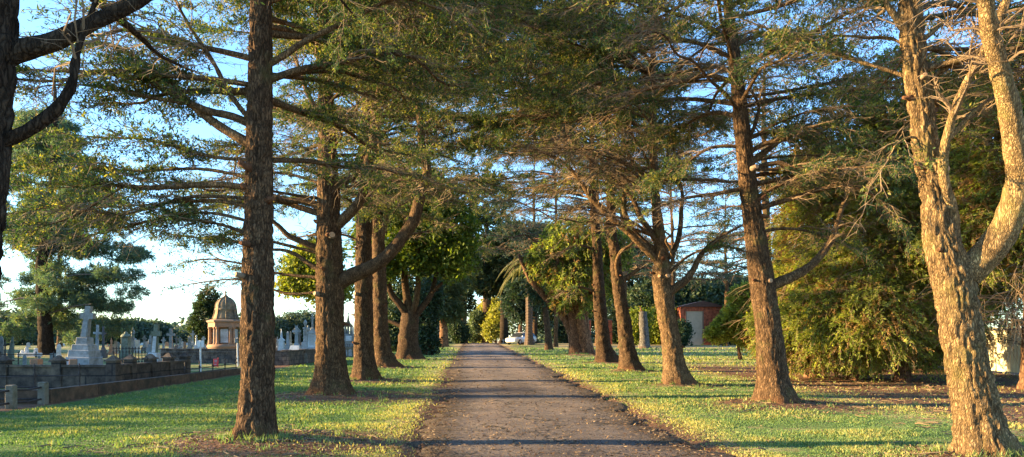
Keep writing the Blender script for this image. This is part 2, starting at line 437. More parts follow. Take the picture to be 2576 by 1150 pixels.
def soil(x, y):
    d = np.zeros_like(x)
    for bx, by, r in TREE_BASES:
        q = np.sqrt(((x - bx - .35) / 1.35) ** 2 + (y - by) ** 2) / r
        d = np.maximum(d, np.clip(1.25 - q * .85, 0, 1))
    e = np.abs(x - road_c(y))
    d = np.maximum(d, np.clip(1.0 - (e - 1.85) / .95, 0, .92))
    side = x - road_c(y)
    d = np.maximum(d, np.clip((side - (6.2 + .02 * y)) / 2.6, 0, .78) * np.clip((40 - y) / 8, 0, 1))   # needle litter under the right hand hedge
    d = np.maximum(d, np.where(x < XL + .3, np.clip(.75 - np.abs(x - XL + .2) * .3, 0, 1), 0))          # graves
    return d
def dryness(x, y):
    e = np.abs(x - road_c(y)); side = x - road_c(y)
    d = np.clip(1.05 - (e - 2.0) / 2.2, 0, .9)
    d = np.maximum(d, np.where(side > 0, .40, .18))
    d = np.maximum(d, np.clip((side - 5.4) / 3., 0, .8))
    d = np.maximum(d, np.where(x < XL - .4, .45, 0))
    return d
a = me.attributes.new('dirt', 'FLOAT', 'POINT'); a.data.foreach_set('value', soil(V[:, 0], V[:, 1]).astype(np.float32))
a = me.attributes.new('dry', 'FLOAT', 'POINT'); a.data.foreach_set('value', dryness(V[:, 0], V[:, 1]).astype(np.float32))
tag(link('ground', me), kind='structure')

# ------------------------------------------------------------------ road
ys = np.concatenate([np.arange(-30, 5, 1.), np.arange(5, 45, .12), np.arange(45, 135, .6)])
W0 = 2.0
lw = W0 + (fbm(np.stack([ys * .35, ys * 0, ys * 0 + 3.1], -1), 2) - .5) * .8 + (fbm(np.stack([ys * 2.3, ys * 0, ys * 0 + 9.1], -1), 3) - .5) * .8
rw = W0 + (fbm(np.stack([ys * .35, ys * 0 + 5, ys * 0 + 3.1], -1), 2) - .5) * .8 + (fbm(np.stack([ys * 2.3, ys * 0 + 7, ys * 0 + 9.1], -1), 3) - .5) * .8
t = np.linspace(-1, 1, 41)
Vx = road_c(ys)[:, None] + np.where(t[None, :] < 0, t[None, :] * lw[:, None], t[None, :] * rw[:, None])
Vy = np.broadcast_to(ys[:, None], Vx.shape)
Vz = g0(Vy) + .012 + .02 * (1 - t[None, :] ** 2) - .03 * (np.abs(t[None, :]) > .97) + .022 * (fbm(np.stack([Vx * 1.6, Vy * 1.6, Vx * 0], -1), 4) - .5) * (np.abs(t[None, :]) < .95)
V = np.stack([Vx, Vy, Vz], -1).reshape(-1, 3)
n_ = len(t); ii = (np.arange(len(ys) - 1)[:, None] * n_ + np.arange(n_ - 1)[None, :]).ravel()
me = quad_mesh('road', V, np.stack([ii, ii + 1, ii + n_ + 1, ii + n_], -1), [M['road']], smooth=True)
a = me.attributes.new('dirt', 'FLOAT', 'POINT')
dd = np.clip((np.abs(t)[None, :] - .5) / .5, 0, 1) * .85 + .12 * np.clip((50 - Vy) / 10, 0, 1) + 0.0 * Vx
a.data.foreach_set('value', dd.astype(np.float32).ravel())
a = me.attributes.new('track', 'FLOAT', 'POINT')
tr_ = np.exp(-((np.abs(t)[None, :] - .42) / .16) ** 2) * (.55 + .45 * fbm(np.stack([Vy * .25, Vx * .6, Vx * 0 + 4], -1), 3)) + 0 * Vx
pt_ = (fbm(np.stack([Vx * .55, Vy * .33, Vx * 0 + 8], -1), 4) - .5) * 2.4
a.data.foreach_set('value', np.clip(.5 + .30 * (tr_ - .4) + .35 * pt_, 0, 1).astype(np.float32).ravel())
tag(link('road', me), kind='structure')

# ------------------------------------------------------------------ grass and litter (stuff)
def scatter(n, ylo, yhi):
    # density even in the picture: distance drawn as 1/Y
    iy = rng.uniform(1 / yhi, 1 / ylo, n); y = 1 / iy
    x = rng.uniform(-.80, .80, n) * y
    return x, y
x, y = scatter(520000, 7.2, 70)
keep = (np.abs(x - road_c(y)) > 1.75 + .5 * rng.random(len(x)) ** 2) & (x > XL + .25 + .3 * rng.random(len(x))) & (x < 22)
s_ = soil(x, y); keep &= rng.random(len(x)) > np.clip(s_ * 1.5 - .2, 0, .93)
x, y = x[keep], y[keep]
z = G(x, y)
patch = np.clip((fbm(np.stack([x * 1.3, y * 1.3, x * 0], -1), 4) - .5) * 2.1 + .5, 0, 1)
h = (.016 + .0013 * y) * (.5 + .9 * rng.random(len(x))) * (.35 + 1.3 * patch)
w = (.006 + .00075 * y) * (.7 + .6 * rng.random(len(x)))
az = rng.uniform(0, 2 * PI, len(x)); lean = rng.normal(0, .55, (len(x), 2))
B = np.stack([x, y, z - .005], -1)
S = np.stack([np.cos(az), np.sin(az), az * 0], -1) * w[:, None]
D = np.stack([lean[:, 0], lean[:, 1], np.ones(len(x))], -1) * h[:, None]
V = np.stack([B - S, B + S, B + D], 1).reshape(-1, 3)
tb = np.array([b_ for b_ in TREE_BASES if b_[1] > 6]); nt_ = 900
kk = rng.integers(0, len(tb), nt_); aa = rng.uniform(0, 2 * PI, nt_); rr_ = np.where(rng.random(nt_) < .35, rng.uniform(.28, .55, nt_), rng.uniform(.9, 3.2, nt_))
tx, ty = tb[kk, 0] + rr_ * np.cos(aa), tb[kk, 1] + rr_ * np.sin(aa)
ok = (np.abs(tx - road_c(ty)) > 2.2) & (tx > XL + .5); tx, ty = tx[ok], ty[ok]
tx2 = np.repeat(tx, 16) + rng.normal(0, .045, len(tx) * 16); ty2 = np.repeat(ty, 16) + rng.normal(0, .045, len(tx) * 16); m_ = len(tx2)
hh_ = np.repeat(rng.uniform(.05, .13, len(tx)), 16) * rng.uniform(.6, 1.2, m_); az2 = rng.uniform(0, 2 * PI, m_)
B2 = np.stack([tx2, ty2, G(tx2, ty2) - .005], -1); S2 = np.stack([np.cos(az2), np.sin(az2), az2 * 0], -1) * .008
D2 = np.stack([rng.normal(0, .35, m_), rng.normal(0, .35, m_), np.ones(m_)], -1) * hh_[:, None]
V = np.concatenate([V, np.stack([B2 - S2, B2 + S2, B2 + D2], 1).reshape(-1, 3)])
x = np.r_[x, tx2]; y = np.r_[y, ty2]; patch = np.r_[patch, rng.uniform(.3, .9, m_)]
n_ = len(x)
dry_ = np.clip(dryness(x, y) - .25, 0, 1)
tint = np.clip(.08 + (.62 * rng.random(n_) * patch * 1.7 + dry_ * (.35 + .7 * rng.random(n_))) * np.clip(1.15 - y / 90, .55, 1), 0, 1)
me = raw_mesh('grass', V, np.arange(3 * n_), np.arange(n_) * 3, np.full(n_, 3), [M['grass']], None, tint)
tag(link('lawn_grass', me), 'short green lawn grass on both sides of the road', 'grass', kind='stuff')

x, y = scatter(170000, 7.0, 60)
e = np.abs(x - road_c(y)); s_ = soil(x, y)
pr = np.where(e < 1.7, .10 + .5 * fbm(np.stack([x * .8, y * .8, x * 0 + 2], -1), 3) ** 2, np.clip(s_ * .75, 0.0, .8))
pr = np.where((e > 1.5) & (e < 2.5), .55, pr)
pr = np.where(x < XL + .4, 0, pr)
k = (rng.random(len(x)) < pr) & (x < 22); x, y, e = x[k], y[k], e[k]
z = np.where(e < 1.9, g0(y) + .046, G(x, y) + .012)
n_ = len(x); sz = (.012 + .0013 * y) * (.5 + rng.random(n_))
az = rng.uniform(0, 2 * PI, n_)
D = np.stack([np.cos(az), np.sin(az), rng.normal(.05, .25, n_)], -1)
Nn = norm(np.stack([rng.normal(0, .3, n_), rng.normal(0, .3, n_), np.ones(n_)], -1))
V, Q = leaf_quads(np.stack([x, y, z], -1), D, Nn, sz * 1.9, sz * .8)
me = quad_mesh('leaf_litter', V, Q, [M['litter']], None, rng.random(n_))
tag(link('leaf_litter', me), 'dry fallen needles and leaves along the road edges and under the trees', 'leaf litter', kind='stuff')

n_ = 1500
tb = np.array([b_ for b_ in TREE_BASES if b_[1] > 6]); kk = rng.integers(0, len(tb), n_); aa = rng.uniform(0, 2 * PI, n_); rr_ = np.abs(rng.normal(0, 1.5, n_)) + .3
x = tb[kk, 0] + rr_ * np.cos(aa); y = tb[kk, 1] + rr_ * np.sin(aa); x[:500] = rng.uniform(6.5, 13, 500); y[:500] = rng.uniform(10, 24, 500)
ok = (np.abs(x - road_c(y)) > 2.1) & (x > XL + .4); x, y = x[ok], y[ok]; n_ = len(x)
L_ = rng.uniform(.08, .42, n_) ; a0 = rng.uniform(0, 2 * PI, n_); q = np.linspace(-.5, .5, 4)
P_ = np.stack([x[:, None] + np.cos(a0)[:, None] * L_[:, None] * q, y[:, None] + np.sin(a0)[:, None] * L_[:, None] * q, np.zeros((n_, 4))], -1)
P_[:, :, :2] += rng.normal(0, .012, (n_, 4, 2)); P_[:, :, 2] = G(P_[:, :, 0], P_[:, :, 1]) + rng.uniform(.012, .035, (n_, 4))
V, Q = batch_tubes(P_, np.tile(np.array([.007, .006, .005, .003]), (n_, 1)) * rng.uniform(.6, 1.6, (n_, 1)), 4)
me = quad_mesh('fallen_twigs', V, Q, [M['twig_dry']]); tag(link('fallen_twigs', me), 'small fallen twigs scattered under the trees', 'twigs', kind='stuff')

# ------------------------------------------------------------------ trees
def resample(P, step):
    P = np.asarray(P, float)
    d = np.r_[0, np.cumsum(np.linalg.norm(np.diff(P, axis=0), axis=1))]
    n = max(3, int(d[-1] / step) + 1); s = np.linspace(0, d[-1], n)
    # catmull-like smoothing through cubic hermite on each axis
    T = np.gradient(P, d, axis=0) if len(P) > 2 else np.tile((P[-1] - P[0]) / d[-1], (len(P), 1))
    i = np.clip(np.searchsorted(d, s) - 1, 0, len(P) - 2); hh = (d[i + 1] - d[i]); q = ((s - d[i]) / hh)[:, None]; hh = hh[:, None]
    return (2 * q ** 3 - 3 * q ** 2 + 1) * P[i] + (q ** 3 - 2 * q ** 2 + q) * hh * T[i] + (-2 * q ** 3 + 3 * q ** 2) * P[i + 1] + (q ** 3 - q ** 2) * hh * T[i + 1], s, d[-1]

def trunk_mesh(name, P, R, mat, parent, sides=40, step=.07, rough=.03, flare=.6, root=True, org=None):
    """tapered trunk with furrowed bark; P, R given along the axis"""
    P = np.asarray(P, float); R = np.asarray(R, float)
    d = np.r_[0, np.cumsum(np.linalg.norm(np.diff(P, axis=0), axis=1))]
    C, s, Lt = resample(P, step)
    r = np.interp(s, d, R)
    th = np.arange(sides) * 2 * PI / sides
    ph = rng.uniform(0, 9)
    cx, sx_ = np.cos(th), np.sin(th)
    rr = r[:, None]
    A = np.stack([rr * cx[None] * 17 + ph, rr * sx_[None] * 17 + ph, np.broadcast_to(s[:, None] * 6.5, (len(s), sides))], -1)
    n1 = fbm(A, 3); ridge = 1 - np.clip(np.abs(2 * n1 - 1) * 4.0, 0, 1.6)
    B_ = np.stack([rr * cx[None] * 1.6 + ph, rr * sx_[None] * 1.6, np.broadcast_to(s[:, None] * .7, (len(s), sides))], -1)
    j = -rough * np.clip(ridge, -.4, 1) + (vnoise(B_) - .5) * .22 * rr
    if root:
        fl = np.exp(-s / .28)[:, None]; fl2 = np.exp(-s / .6)[:, None]
        lob = .55 + .45 * np.cos(th[None] * 5 + ph) * np.cos(th[None] * 2 + 2 * ph)
        j = j + rr * (flare * 1.35 * fl * lob * np.abs(lob) ** .3 + .16 * fl2)
    V, Q = tube_arr(C, r, sides, j)
    if org is not None: V = V - np.asarray(org)
    me = quad_mesh(name, V, Q, [mat], None, None, True)
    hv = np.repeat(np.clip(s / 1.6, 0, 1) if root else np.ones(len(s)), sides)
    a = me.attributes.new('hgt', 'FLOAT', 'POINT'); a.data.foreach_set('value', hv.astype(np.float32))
    return link(name, me, parent), C, s, r

def limb_grow(limbs, p):
    """limbs: list of (points, r0, r1, leafy) -> crown arrays (twigs + needles) grown on them"""
    O, T, Ls, R2, LF = [], [], [], [], []
    for pts, r0, r1, leafy, t0 in limbs:
        C, s, L = resample(pts, .1)
        n = max(2, int(L * (1 - t0) / p['sp2']))
        q = np.sort(rng.uniform(t0, 1, n)); i = np.clip((q * (len(C) - 1)).astype(int), 0, len(C) - 2)
        tan = norm(C[i + 1] - C[i])
        sgn = np.where(np.arange(n) % 2 == 0, 1, -1)
        up = np.tile([0, 0, 1.], (n, 1)) + rng.normal(0, .16, (n, 3))
        side = norm(np.cross(tan, up)) * sgn[:, None]
        ang = rng.uniform(.6, 1.2, n)[:, None]
        dirn = norm(tan * np.cos(ang) + side * np.sin(ang) + np.array([0, 0, 1]) * rng.normal(p.get('rise', .0), .22, (n, 1)))
        Lx = p['len2'] * (.45 + .75 * np.sin(np.clip(q, .05, 1) * PI * .62)) * rng.uniform(.55, 1.25, n) * (1 - .35 * q)
        O.append(C[i]); T.append(dirn); Ls.append(Lx); R2.append(np.clip((r0 + (r1 - r0) * q) * .35, p['rt'] * 1.2, p['rt'] * 3))
        LF.append((rng.random(n) < leafy * .22 + leafy * .78 * (fbm(C[i] * .9, 2) > .49)))
        # leader
        O.append(C[-1:]); T.append(norm(C[-1:] - C[-2:-1])); Ls.append(np.array([p['len2'] * .8])); R2.append(np.array([p['rt'] * 2])); LF.append(np.array([leafy > .3]))
    O = np.concatenate(O); T = np.concatenate(T); Ls = np.concatenate(Ls); R2 = np.concatenate(R2); LF = np.concatenate(LF)
    M2 = len(O); K = 5
    q = np.linspace(0, 1, K)[None, :, None]
    wob = rng.normal(0, .085, (M2, K, 3)) * Ls[:, None, None] * q
    droop = p['droop'] * rng.uniform(.4, 1.4, M2)[:, None, None]
    P2 = O[:, None] + T[:, None] * Ls[:, None, None] * q + wob + np.array([0, 0, -1.]) * droop * Ls[:, None, None] * q ** 2
    Rr = R2[:, None] * (1 - .75 * q[..., 0])
    V2, Q2 = batch_tubes(P2, Rr, 4)
    # tertiary twigs
    n3 = p['n3']
    q3 = (np.arange(n3) + .6)[None] / n3 * np.ones((M2, 1)) + rng.uniform(-.4, .4, (M2, n3)) / n3
    q3 = np.clip(q3, .08, .98); f = q3 * (K - 1); i = np.clip(f.astype(int), 0, K - 2); f = (f - i)[..., None]
    mm = np.arange(M2)[:, None]
    o3 = P2[mm, i] * (1 - f) + P2[mm, i + 1] * f
    t3 = norm(P2[mm, i + 1] - P2[mm, i])
    up = np.array([0, 0, 1.]) + rng.normal(0, .2, (M2, n3, 3))
    sd = norm(np.cross(t3, up)) * np.where(np.arange(n3) % 2 == 0, 1, -1)[None, :, None]
    a3 = rng.uniform(.5, 1.1, (M2, n3, 1))
    d3 = norm(t3 * np.cos(a3) + sd * np.sin(a3) + np.array([0, 0, 1]) * rng.normal(-.05, .2, (M2, n3, 1)))
    l3 = Ls[:, None] * p['len3'] * rng.uniform(.5, 1.3, (M2, n3)) * (1.1 - .5 * q3)
    leaf3 = np.broadcast_to(LF[:, None], (M2, n3)) & (rng.random((M2, n3)) < .93)
    o3, d3, l3, leaf3, = o3.reshape(-1, 3), d3.reshape(-1, 3), l3.ravel(), leaf3.ravel()
    K3 = 3; q = np.linspace(0, 1, K3)[None, :, None]
    P3 = o3[:, None] + d3[:, None] * l3[:, None, None] * q + np.array([0, 0, -1.]) * (p['droop'] * 1.2) * l3[:, None, None] * q ** 2 + rng.normal(0, .09, (len(o3), K3, 3)) * l3[:, None, None] * q
    V3, Q3 = batch_tubes(P3, np.full((len(o3), 1), p['rt'] * .75) * (1 - .6 * q[..., 0]), 3)
    # needles
    lf = np.where(leaf3)[0]; nl = p['nleaf']
    ql = rng.uniform(.1, 1.1, (len(lf), nl)); f = np.clip(ql, 0, .999) * (K3 - 1); i = f.astype(int); f = (f - i)[..., None]
    mm = lf[:, None]
    pl = (P3[mm, i] * (1 - f) + P3[mm, i + 1] * f)
    pl = pl + rng.normal(0, p['spread'], pl.shape)
    dl = d3[lf][:, None] * .7 + rng.normal(0, .55, pl.shape) + np.array([0, 0, p.get('needle_rise', .1)])
    nn = np.array([0, 0, 1.]) + rng.normal(0, .45, pl.shape)
    tone = np.clip(rng.normal(.45, .18, (len(lf), 1)) + rng.normal(0, .15, (len(lf), nl)), 0, 1).ravel()
    pl, dl, nn = pl.reshape(-1, 3), dl.reshape(-1, 3), nn.reshape(-1, 3)
    # thin the part far above the frame
    high = (CH + (HY + 130) / F * pl[:, 1] < pl[:, 2]) & (rng.random(len(pl)) < .8)
    pl, dl, nn, tone = pl[~high], dl[~high], nn[~high], tone[~high]
    n = len(pl)
    sc = rng.uniform(.7, 1.3, n) * np.where((CH + (HY + 130) / F * pl[:, 1] < pl[:, 2]), 1.8, 1)
    VL, QL = leaf_quads(pl, dl, nn, p['lL'] * sc, p['lW'] * sc)
    return (V2, Q2), (V3, Q3), (VL, QL, tone)

def crown_mesh(parent, tw2, tw3, lv, leafmat, twigmat, org, name='crown'):
    V = np.concatenate([tw2[0], tw3[0], lv[0]]) - np.asarray(org)
    a, b = len(tw2[0]), len(tw2[0]) + len(tw3[0])
    Q = np.concatenate([tw2[1], tw3[1] + a, lv[1] + b])
    mi = np.r_[np.ones(len(tw2[1]) + len(tw3[1]), int), np.zeros(len(lv[1]), int)]
    tint = np.r_[np.full(len(tw2[1]) + len(tw3[1]), .5), lv[2]]
    return link(name, quad_mesh(name, V, Q, [leafmat, twigmat], mi, tint, False), parent)

def auto_limbs(C, n, z0, z1, L0, L1, up0=.35, leafy=.8, leafy_low=None, azr=None, r=.05):
    """limbs all round an axis C (points upwards), between heights z0..z1"""
    out = []
    zs = np.sort(rng.uniform(0, 1, n)) ** .9
    az = rng.uniform(0, 2 * PI)
    for q in zs:
        z = z0 + (z1 - z0) * q
        i = int(np.argmin(np.abs(C[:, 2] - z))); o = C[i]
        az += 2.39996 + rng.normal(0, .35)
        a = az if azr is None else rng.uniform(*azr)
        L = (L0 + (L1 - L0) * q) * rng.uniform(.65, 1.2)
        e = up0 + rng.normal(0, .18) + .25 * q
        K = 7; s = np.linspace(0, 1, K)
        h = np.array([math.cos(a), math.sin(a), 0]); sdv = np.array([-math.sin(a), math.cos(a), 0])
        bend = rng.normal(0, .14)
        pts = o[None] + h[None] * (L * s)[:, None] + sdv[None] * (L * bend * s ** 2 + rng.normal(0, .03, K) * L * s)[:, None]
        pts[:, 2] += L * (math.tan(e) * s - (math.tan(e) * .75) * s ** 2) + rng.normal(0, .025, K) * L * s
        lf = leafy if leafy_low is None else leafy_low + (leafy - leafy_low) * min(1, q * 2.2)
        out.append((pts, r * rng.uniform(.7, 1.2) * (1.1 - .5 * q), .012, lf, .22))
    return out

CED = dict(sp2=.10, len2=1.0, n3=13, len3=.40, nleaf=15, lL=.064, lW=.021, rt=.0055, droop=.13, spread=.022, rise=.02, needle_rise=.28)

def pxl(Y, pts, s=0.0, w0=None):
    """pixel polyline -> 3-D, drifting in depth by s per metre of run"""
    P = [at(u, v, Y) for u, v in pts]
    out = []
    run = 0
    for i, p_ in enumerate(P):
        if i: run += np.linalg.norm(P[i] - P[i - 1])
        Yd = Y + s * run
        out.append(at(pts[i][0], pts[i][1], Yd))
    return np.array(out)

def hero(name, label, cat, v_base, trunk, limbs, auto, bark, leafmat, P=CED, sides=44, rough=.03, stubs=(), Y=None, ztop=None, group=None, flare=.55, twig=None):
    Y = Y or Ysolve(v_base)
    base = at(trunk[0][0], trunk[0][1], Y); gz = float(G(base[0], Y))
    root = thing(name, label, cat, (base[0], Y, gz), group=group)
    org = np.array([base[0], Y, gz])
    pts = [at(u, v, Y) for u, v, w in trunk]; R = [w / 2 / F * Y for u, v, w in trunk]
    pts[0][2] = gz - .18
    if ztop:
        d = norm(pts[-1] - pts[-3]); d = norm(d * .4 + np.array([0, 0, .6]))
        k = (ztop - pts[-1][2]) / d[2]
        pts += [pts[-1] + d * k * .5, pts[-1] + d * k]; R += [R[-1] * .6, .03]
    o, C, s, r = trunk_mesh('trunk', pts, R, M[bark], root, sides, .045 if Y < 14 else .07, rough, flare, True, org)
    grow = []
    for L in limbs:
        px, w0, w1, sl = L[0], L[1], L[2], L[3]
        leafy = L[4] if len(L) > 4 else .75; t0 = L[5] if len(L) > 5 else .3
        q = pxl(Y, px, sl)
        n = len(q); Rl = np.linspace(w0, w1, n) / 2 / F * Y
        # dig the first point into the trunk
        trunk_mesh('limb', np.vstack([q[0] - norm(q[1] - q[0]) * .0, q[1:]]), Rl, M['bark_limb' if bark == 'bark' else bark], root, 14 if w0 > 12 else 8, .08, rough * .35, 0, False, org)
        grow.append((q, Rl[0], Rl[-1], leafy, t0))
    for a_ in auto:
        al = auto_limbs(C, **a_)
        V_, Q_, n0 = [], [], 0
        for pts_, r0, r1, lf, t0 in al:
            c, s_, L_ = resample(pts_, .25); v_, q_ = tube_arr(c, np.linspace(r0, r1, len(c)), 6)
            V_.append(v_); Q_.append(q_ + n0); n0 += len(v_)
        if V_:
            me = quad_mesh('branchwork', np.concatenate(V_) - org, np.concatenate(Q_), [M['bark_limb' if bark == 'bark' else bark]], None, None, True)
            at2 = me.attributes.new('hgt', 'FLOAT', 'POINT'); at2.data.foreach_set('value', np.ones(n0, np.float32))
            link('branchwork', me, root)
        grow += al
    if grow:
        a2, a3, lv = limb_grow(grow, P)
        crown_mesh(root, a2, a3, lv, M[leafmat], M[twig or 'twig'], org)
    if C[0, 1] > 6:
        for _ in range(4):
            i = int(np.argmin(np.abs(C[:, 2] - gz - rng.uniform(1.0, 4.6)))); an = rng.uniform(-PI, .1)
            dv = np.array([math.cos(an), math.sin(an), rng.uniform(-.1, .5)]); dv /= np.linalg.norm(dv); q0 = C[i] + dv * r[i] * .75 - org; rs = rng.uniform(.02, .045); ln_ = rng.uniform(.05, .16)
            MB().tube([q0, q0 + dv * (r[i] * .3 + .02), q0 + dv * (r[i] * .3 + ln_) + rng.normal(0, .012, 3)], [rs * 2.1, rs * 1.2, rs * .75], 10).build('dead_stub', M['bark_limb' if bark == 'bark' else bark], root, smooth=True)
    for (u, v, w, ang, ln) in stubs:
        # sawn branch stub pointing towards ang (radians in plan, 0 = +X, -pi/2 = camera)
        c = at(u, v, Y); rr = w / 2 / F * Y
        i = int(np.argmin(np.abs(C[:, 2] - c[2]))); dirv = np.array([math.cos(ang), math.sin(ang), .15]); dirv = dirv / np.linalg.norm(dirv)
        p0 = C[i] + dirv * r[i] * .7; p1 = C[i] + dirv * (r[i] + ln)
        st = MB().tube([p0 - org, (p0 + p1) / 2 - org, p1 - org], [rr * 1.35, rr * 1.1, rr], 14).build('cut_stub', M['twig'], root, smooth=True)
        MB().tube([p1 - org + dirv * .002, p1 - org + dirv * .012], rr * .93, 14).build('cut_face', M['cut'], st)
    return root

def scaled(P, k, **kw):
    d = dict(P); d.update(sp2=P['sp2'] * k, len2=P['len2'] * (.75 + .25 * k), lL=P['lL'] * k, lW=P['lW'] * k, rt=P['rt'] * k, spread=P['spread'] * k); d.update(kw); return d

# ---- left row ------------------------------------------------------
LG = 'cedars lining the left side of the road'
hero('cedar_tree', 'dark cedar cut off by the left edge, thick branch reaching over the lawn', 'tree', None,
     [(-150, 1420, 150), (-110, 1150, 128), (-78, 800, 118), (-56, 580, 112), (-36, 350, 110), (-20, 100, 108), (-12, -200, 104), (-10, -600, 96)],
     [([(-20, 165), (40, 132), (110, 112), (190, 80), (270, 40), (380, -15), (520, -90), (680, -150)], 62, 22, .22, .8, .55),
      ([(-40, 400), (30, 345), (70, 328), (120, 295), (160, 255), (182, 215), (187, 175), (200, 110), (230, 30), (260, -60)], 40, 13, .1, .6, .5),
      ([(-12, -250), (150, -330), (450, -350), (800, -330), (1100, -300)], 70, 25, .2, .9, .3)],
     [dict(n=22, z0=4.2, z1=9.5, L0=3.8, L1=1.6, up0=.3, leafy=.85, azr=(.15, 2.8))], 'bark_dark', 'cedar', scaled(CED, .62, sp2=.11, n3=12, len2=.85), Y=5.0, ztop=14, group=LG)

hero('cedar_tree', 'nearest whole cedar left of the road, straight dark trunk with long limbs', 'tree', 1118,
     [(641, 1128, 96), (645, 1060, 84), (648, 960, 78), (648, 850, 80), (649, 700, 76), (650, 575, 71), (652, 350, 66), (655, 100, 57), (656, -120, 48), (656, -400, 38)],
     [([(646, 370), (569, 328), (514, 290), (476, 257), (427, 208), (377, 170), (328, 137), (273, 112), (208, 104)], 26, 7, .15, .7, .35),
      ([(650, 322), (590, 295), (525, 279), (481, 262), (437, 240), (405, 219), (350, 197), (301, 189), (191, 180), (109, 178), (38, 170)], 22, 6, .05, .7, .4),
      ([(474, 259), (437, 254), (383, 246), (306, 227), (246, 218), (186, 213), (120, 215)], 13, 5, .1, .75, .3),
      ([(652, 322), (596, 262), (563, 208), (541, 164), (509, 115), (476, 66), (448, 11), (420, -60)], 15, 7, -.15, .6, .4),
      ([(645, 474), (547, 465), (465, 468), (383, 473), (306, 468), (252, 464), (180, 470)], 18, 7, .12, .75, .35),
      ([(306, 470), (246, 509), (191, 541), (98, 574)], 9, 4, .3, .8, .1),
      ([(640, 525), (574, 509), (492, 506), (383, 514), (280, 520)], 13, 5, .35, .8, .3),
      ([(640, 596), (547, 563), (465, 552), (380, 556)], 11, 4, .5, .7, .3),
      ([(660, 170), (711, 142), (760, 109), (860, 60), (960, 10), (1080, -40)], 20, 8, .1, .8, .35),
      ([(650, 250), (560, 215), (470, 190), (380, 120), (300, 60)], 13, 5, .5, .85, .3),
      ([(640, 560), (520, 535), (400, 550), (280, 580), (170, 600)], 10, 3, .3, .95, .25),
      ([(645, 450), (500, 425), (350, 430), (200, 420), (60, 430)], 11, 3, .25, .95, .25),
      ([(645, 405), (520, 392), (380, 352), (240, 345), (100, 330)], 11, 3, .2, .95, .25),
      ([(640, 500), (480, 495), (300, 540), (150, 520), (20, 540)], 10, 3, .2, .95, .3),
      ([(656, 10), (800, -30), (960, -20), (1100, 20), (1210, 60)], 16, 5, .05, 1.0, .25)],
     [dict(n=26, z0=4.0, z1=9.5, L0=4.2, L1=2.6, up0=.22, leafy=.9, azr=(.2, PI + .35)), dict(n=14, z0=4.6, z1=11, L0=3.4, L1=1.6, up0=.25, leafy=.68, azr=(-.7, .5))],
     'bark', 'cedar', CED, 76, .02, stubs=((612, 705, 13, -2.4, .10),), ztop=15, group=LG)

hero('cedar_tree', 'cedar left of the road with orange sawn stub and great upcurving limb', 'tree', 1000,
     [(835, 1006, 98), (833, 940, 76), (830, 850, 68), (829, 720, 66), (828, 600, 64), (827, 500, 56), (825, 400, 46), (820, 250, 38), (815, 100, 30), (812, -80, 24)],
     [([(850, 712), (888, 692), (920, 679), (960, 656), (989, 627), (1016, 591), (1042, 551), (1055, 502), (1068, 459), (1075, 427), (1068, 397), (1062, 374), (1056, 300), (1048, 240), (1035, 170), (1050, 90)], 40, 10, -.12, .45, .5),
      ([(840, 572), (871, 545), (894, 522), (911, 489), (917, 450), (922, 410), (934, 377), (940, 300), (955, 200), (960, 110)], 30, 10, -.1, .45, .45),
      ([(832, 548), (796, 518), (763, 505), (730, 505), (681, 492), (600, 478), (520, 480)], 22, 8, .15, .7, .4),
      ([(828, 545), (763, 525), (714, 509), (660, 502), (580, 512), (480, 530)], 18, 7, .4, .75, .4),
      ([(818, 634), (763, 610), (723, 591), (704, 571), (682, 554), (640, 520), (560, 500)], 18, 6, -.1, .7, .45),
      ([(812, 684), (776, 663), (750, 643), (714, 630), (684, 627), (600, 610), (520, 600)], 14, 5, .2, .75, .45),
      ([(840, 470), (878, 453), (901, 427), (907, 377), (912, 330), (930, 260)], 20, 8, .1, .45, .4),
      ([(820, 338), (875, 295), (920, 240), (970, 170), (1040, 130)], 17, 7, .1, .7, .3),
      ([(822, 328), (755, 295), (684, 268), (600, 240), (510, 225)], 15, 6, .15, .8, .3),
      ([(820, 312), (777, 241), (744, 148), (720, 60)], 14, 6, -.2, .7, .3),
      ([(812, 700), (700, 688), (600, 662), (520, 652), (465, 660)], 9, 3, .25, .95, .3),
      ([(814, 640), (700, 612), (600, 590), (500, 598), (430, 590)], 9, 3, .2, .95, .3),
      ([(815, 735), (720, 738), (620, 704), (540, 706), (480, 715)], 8, 3, .3, .95, .35),
      ([(822, 200), (920, 135), (1040, 95), (1180, 70), (1300, 80)], 15, 4, .1, 1.0, .25),
      ([(822, 250), (930, 215), (1060, 215), (1180, 240)], 12, 4, .15, .9, .3)],
     [dict(n=36, z0=4.8, z1=13.5, L0=4.3, L1=2.4, up0=.22, leafy=.85, leafy_low=.5), dict(n=14, z0=7.4, z1=10.5, L0=5.2, L1=4.8, up0=.25, leafy=.68, azr=(-.8, .6))],
     'bark', 'cedar', scaled(CED, 1.15), 84, .025, stubs=((825, 604, 15, -1.15, .09), (800, 746, 12, -2.3, .10)), ztop=18, group=LG)

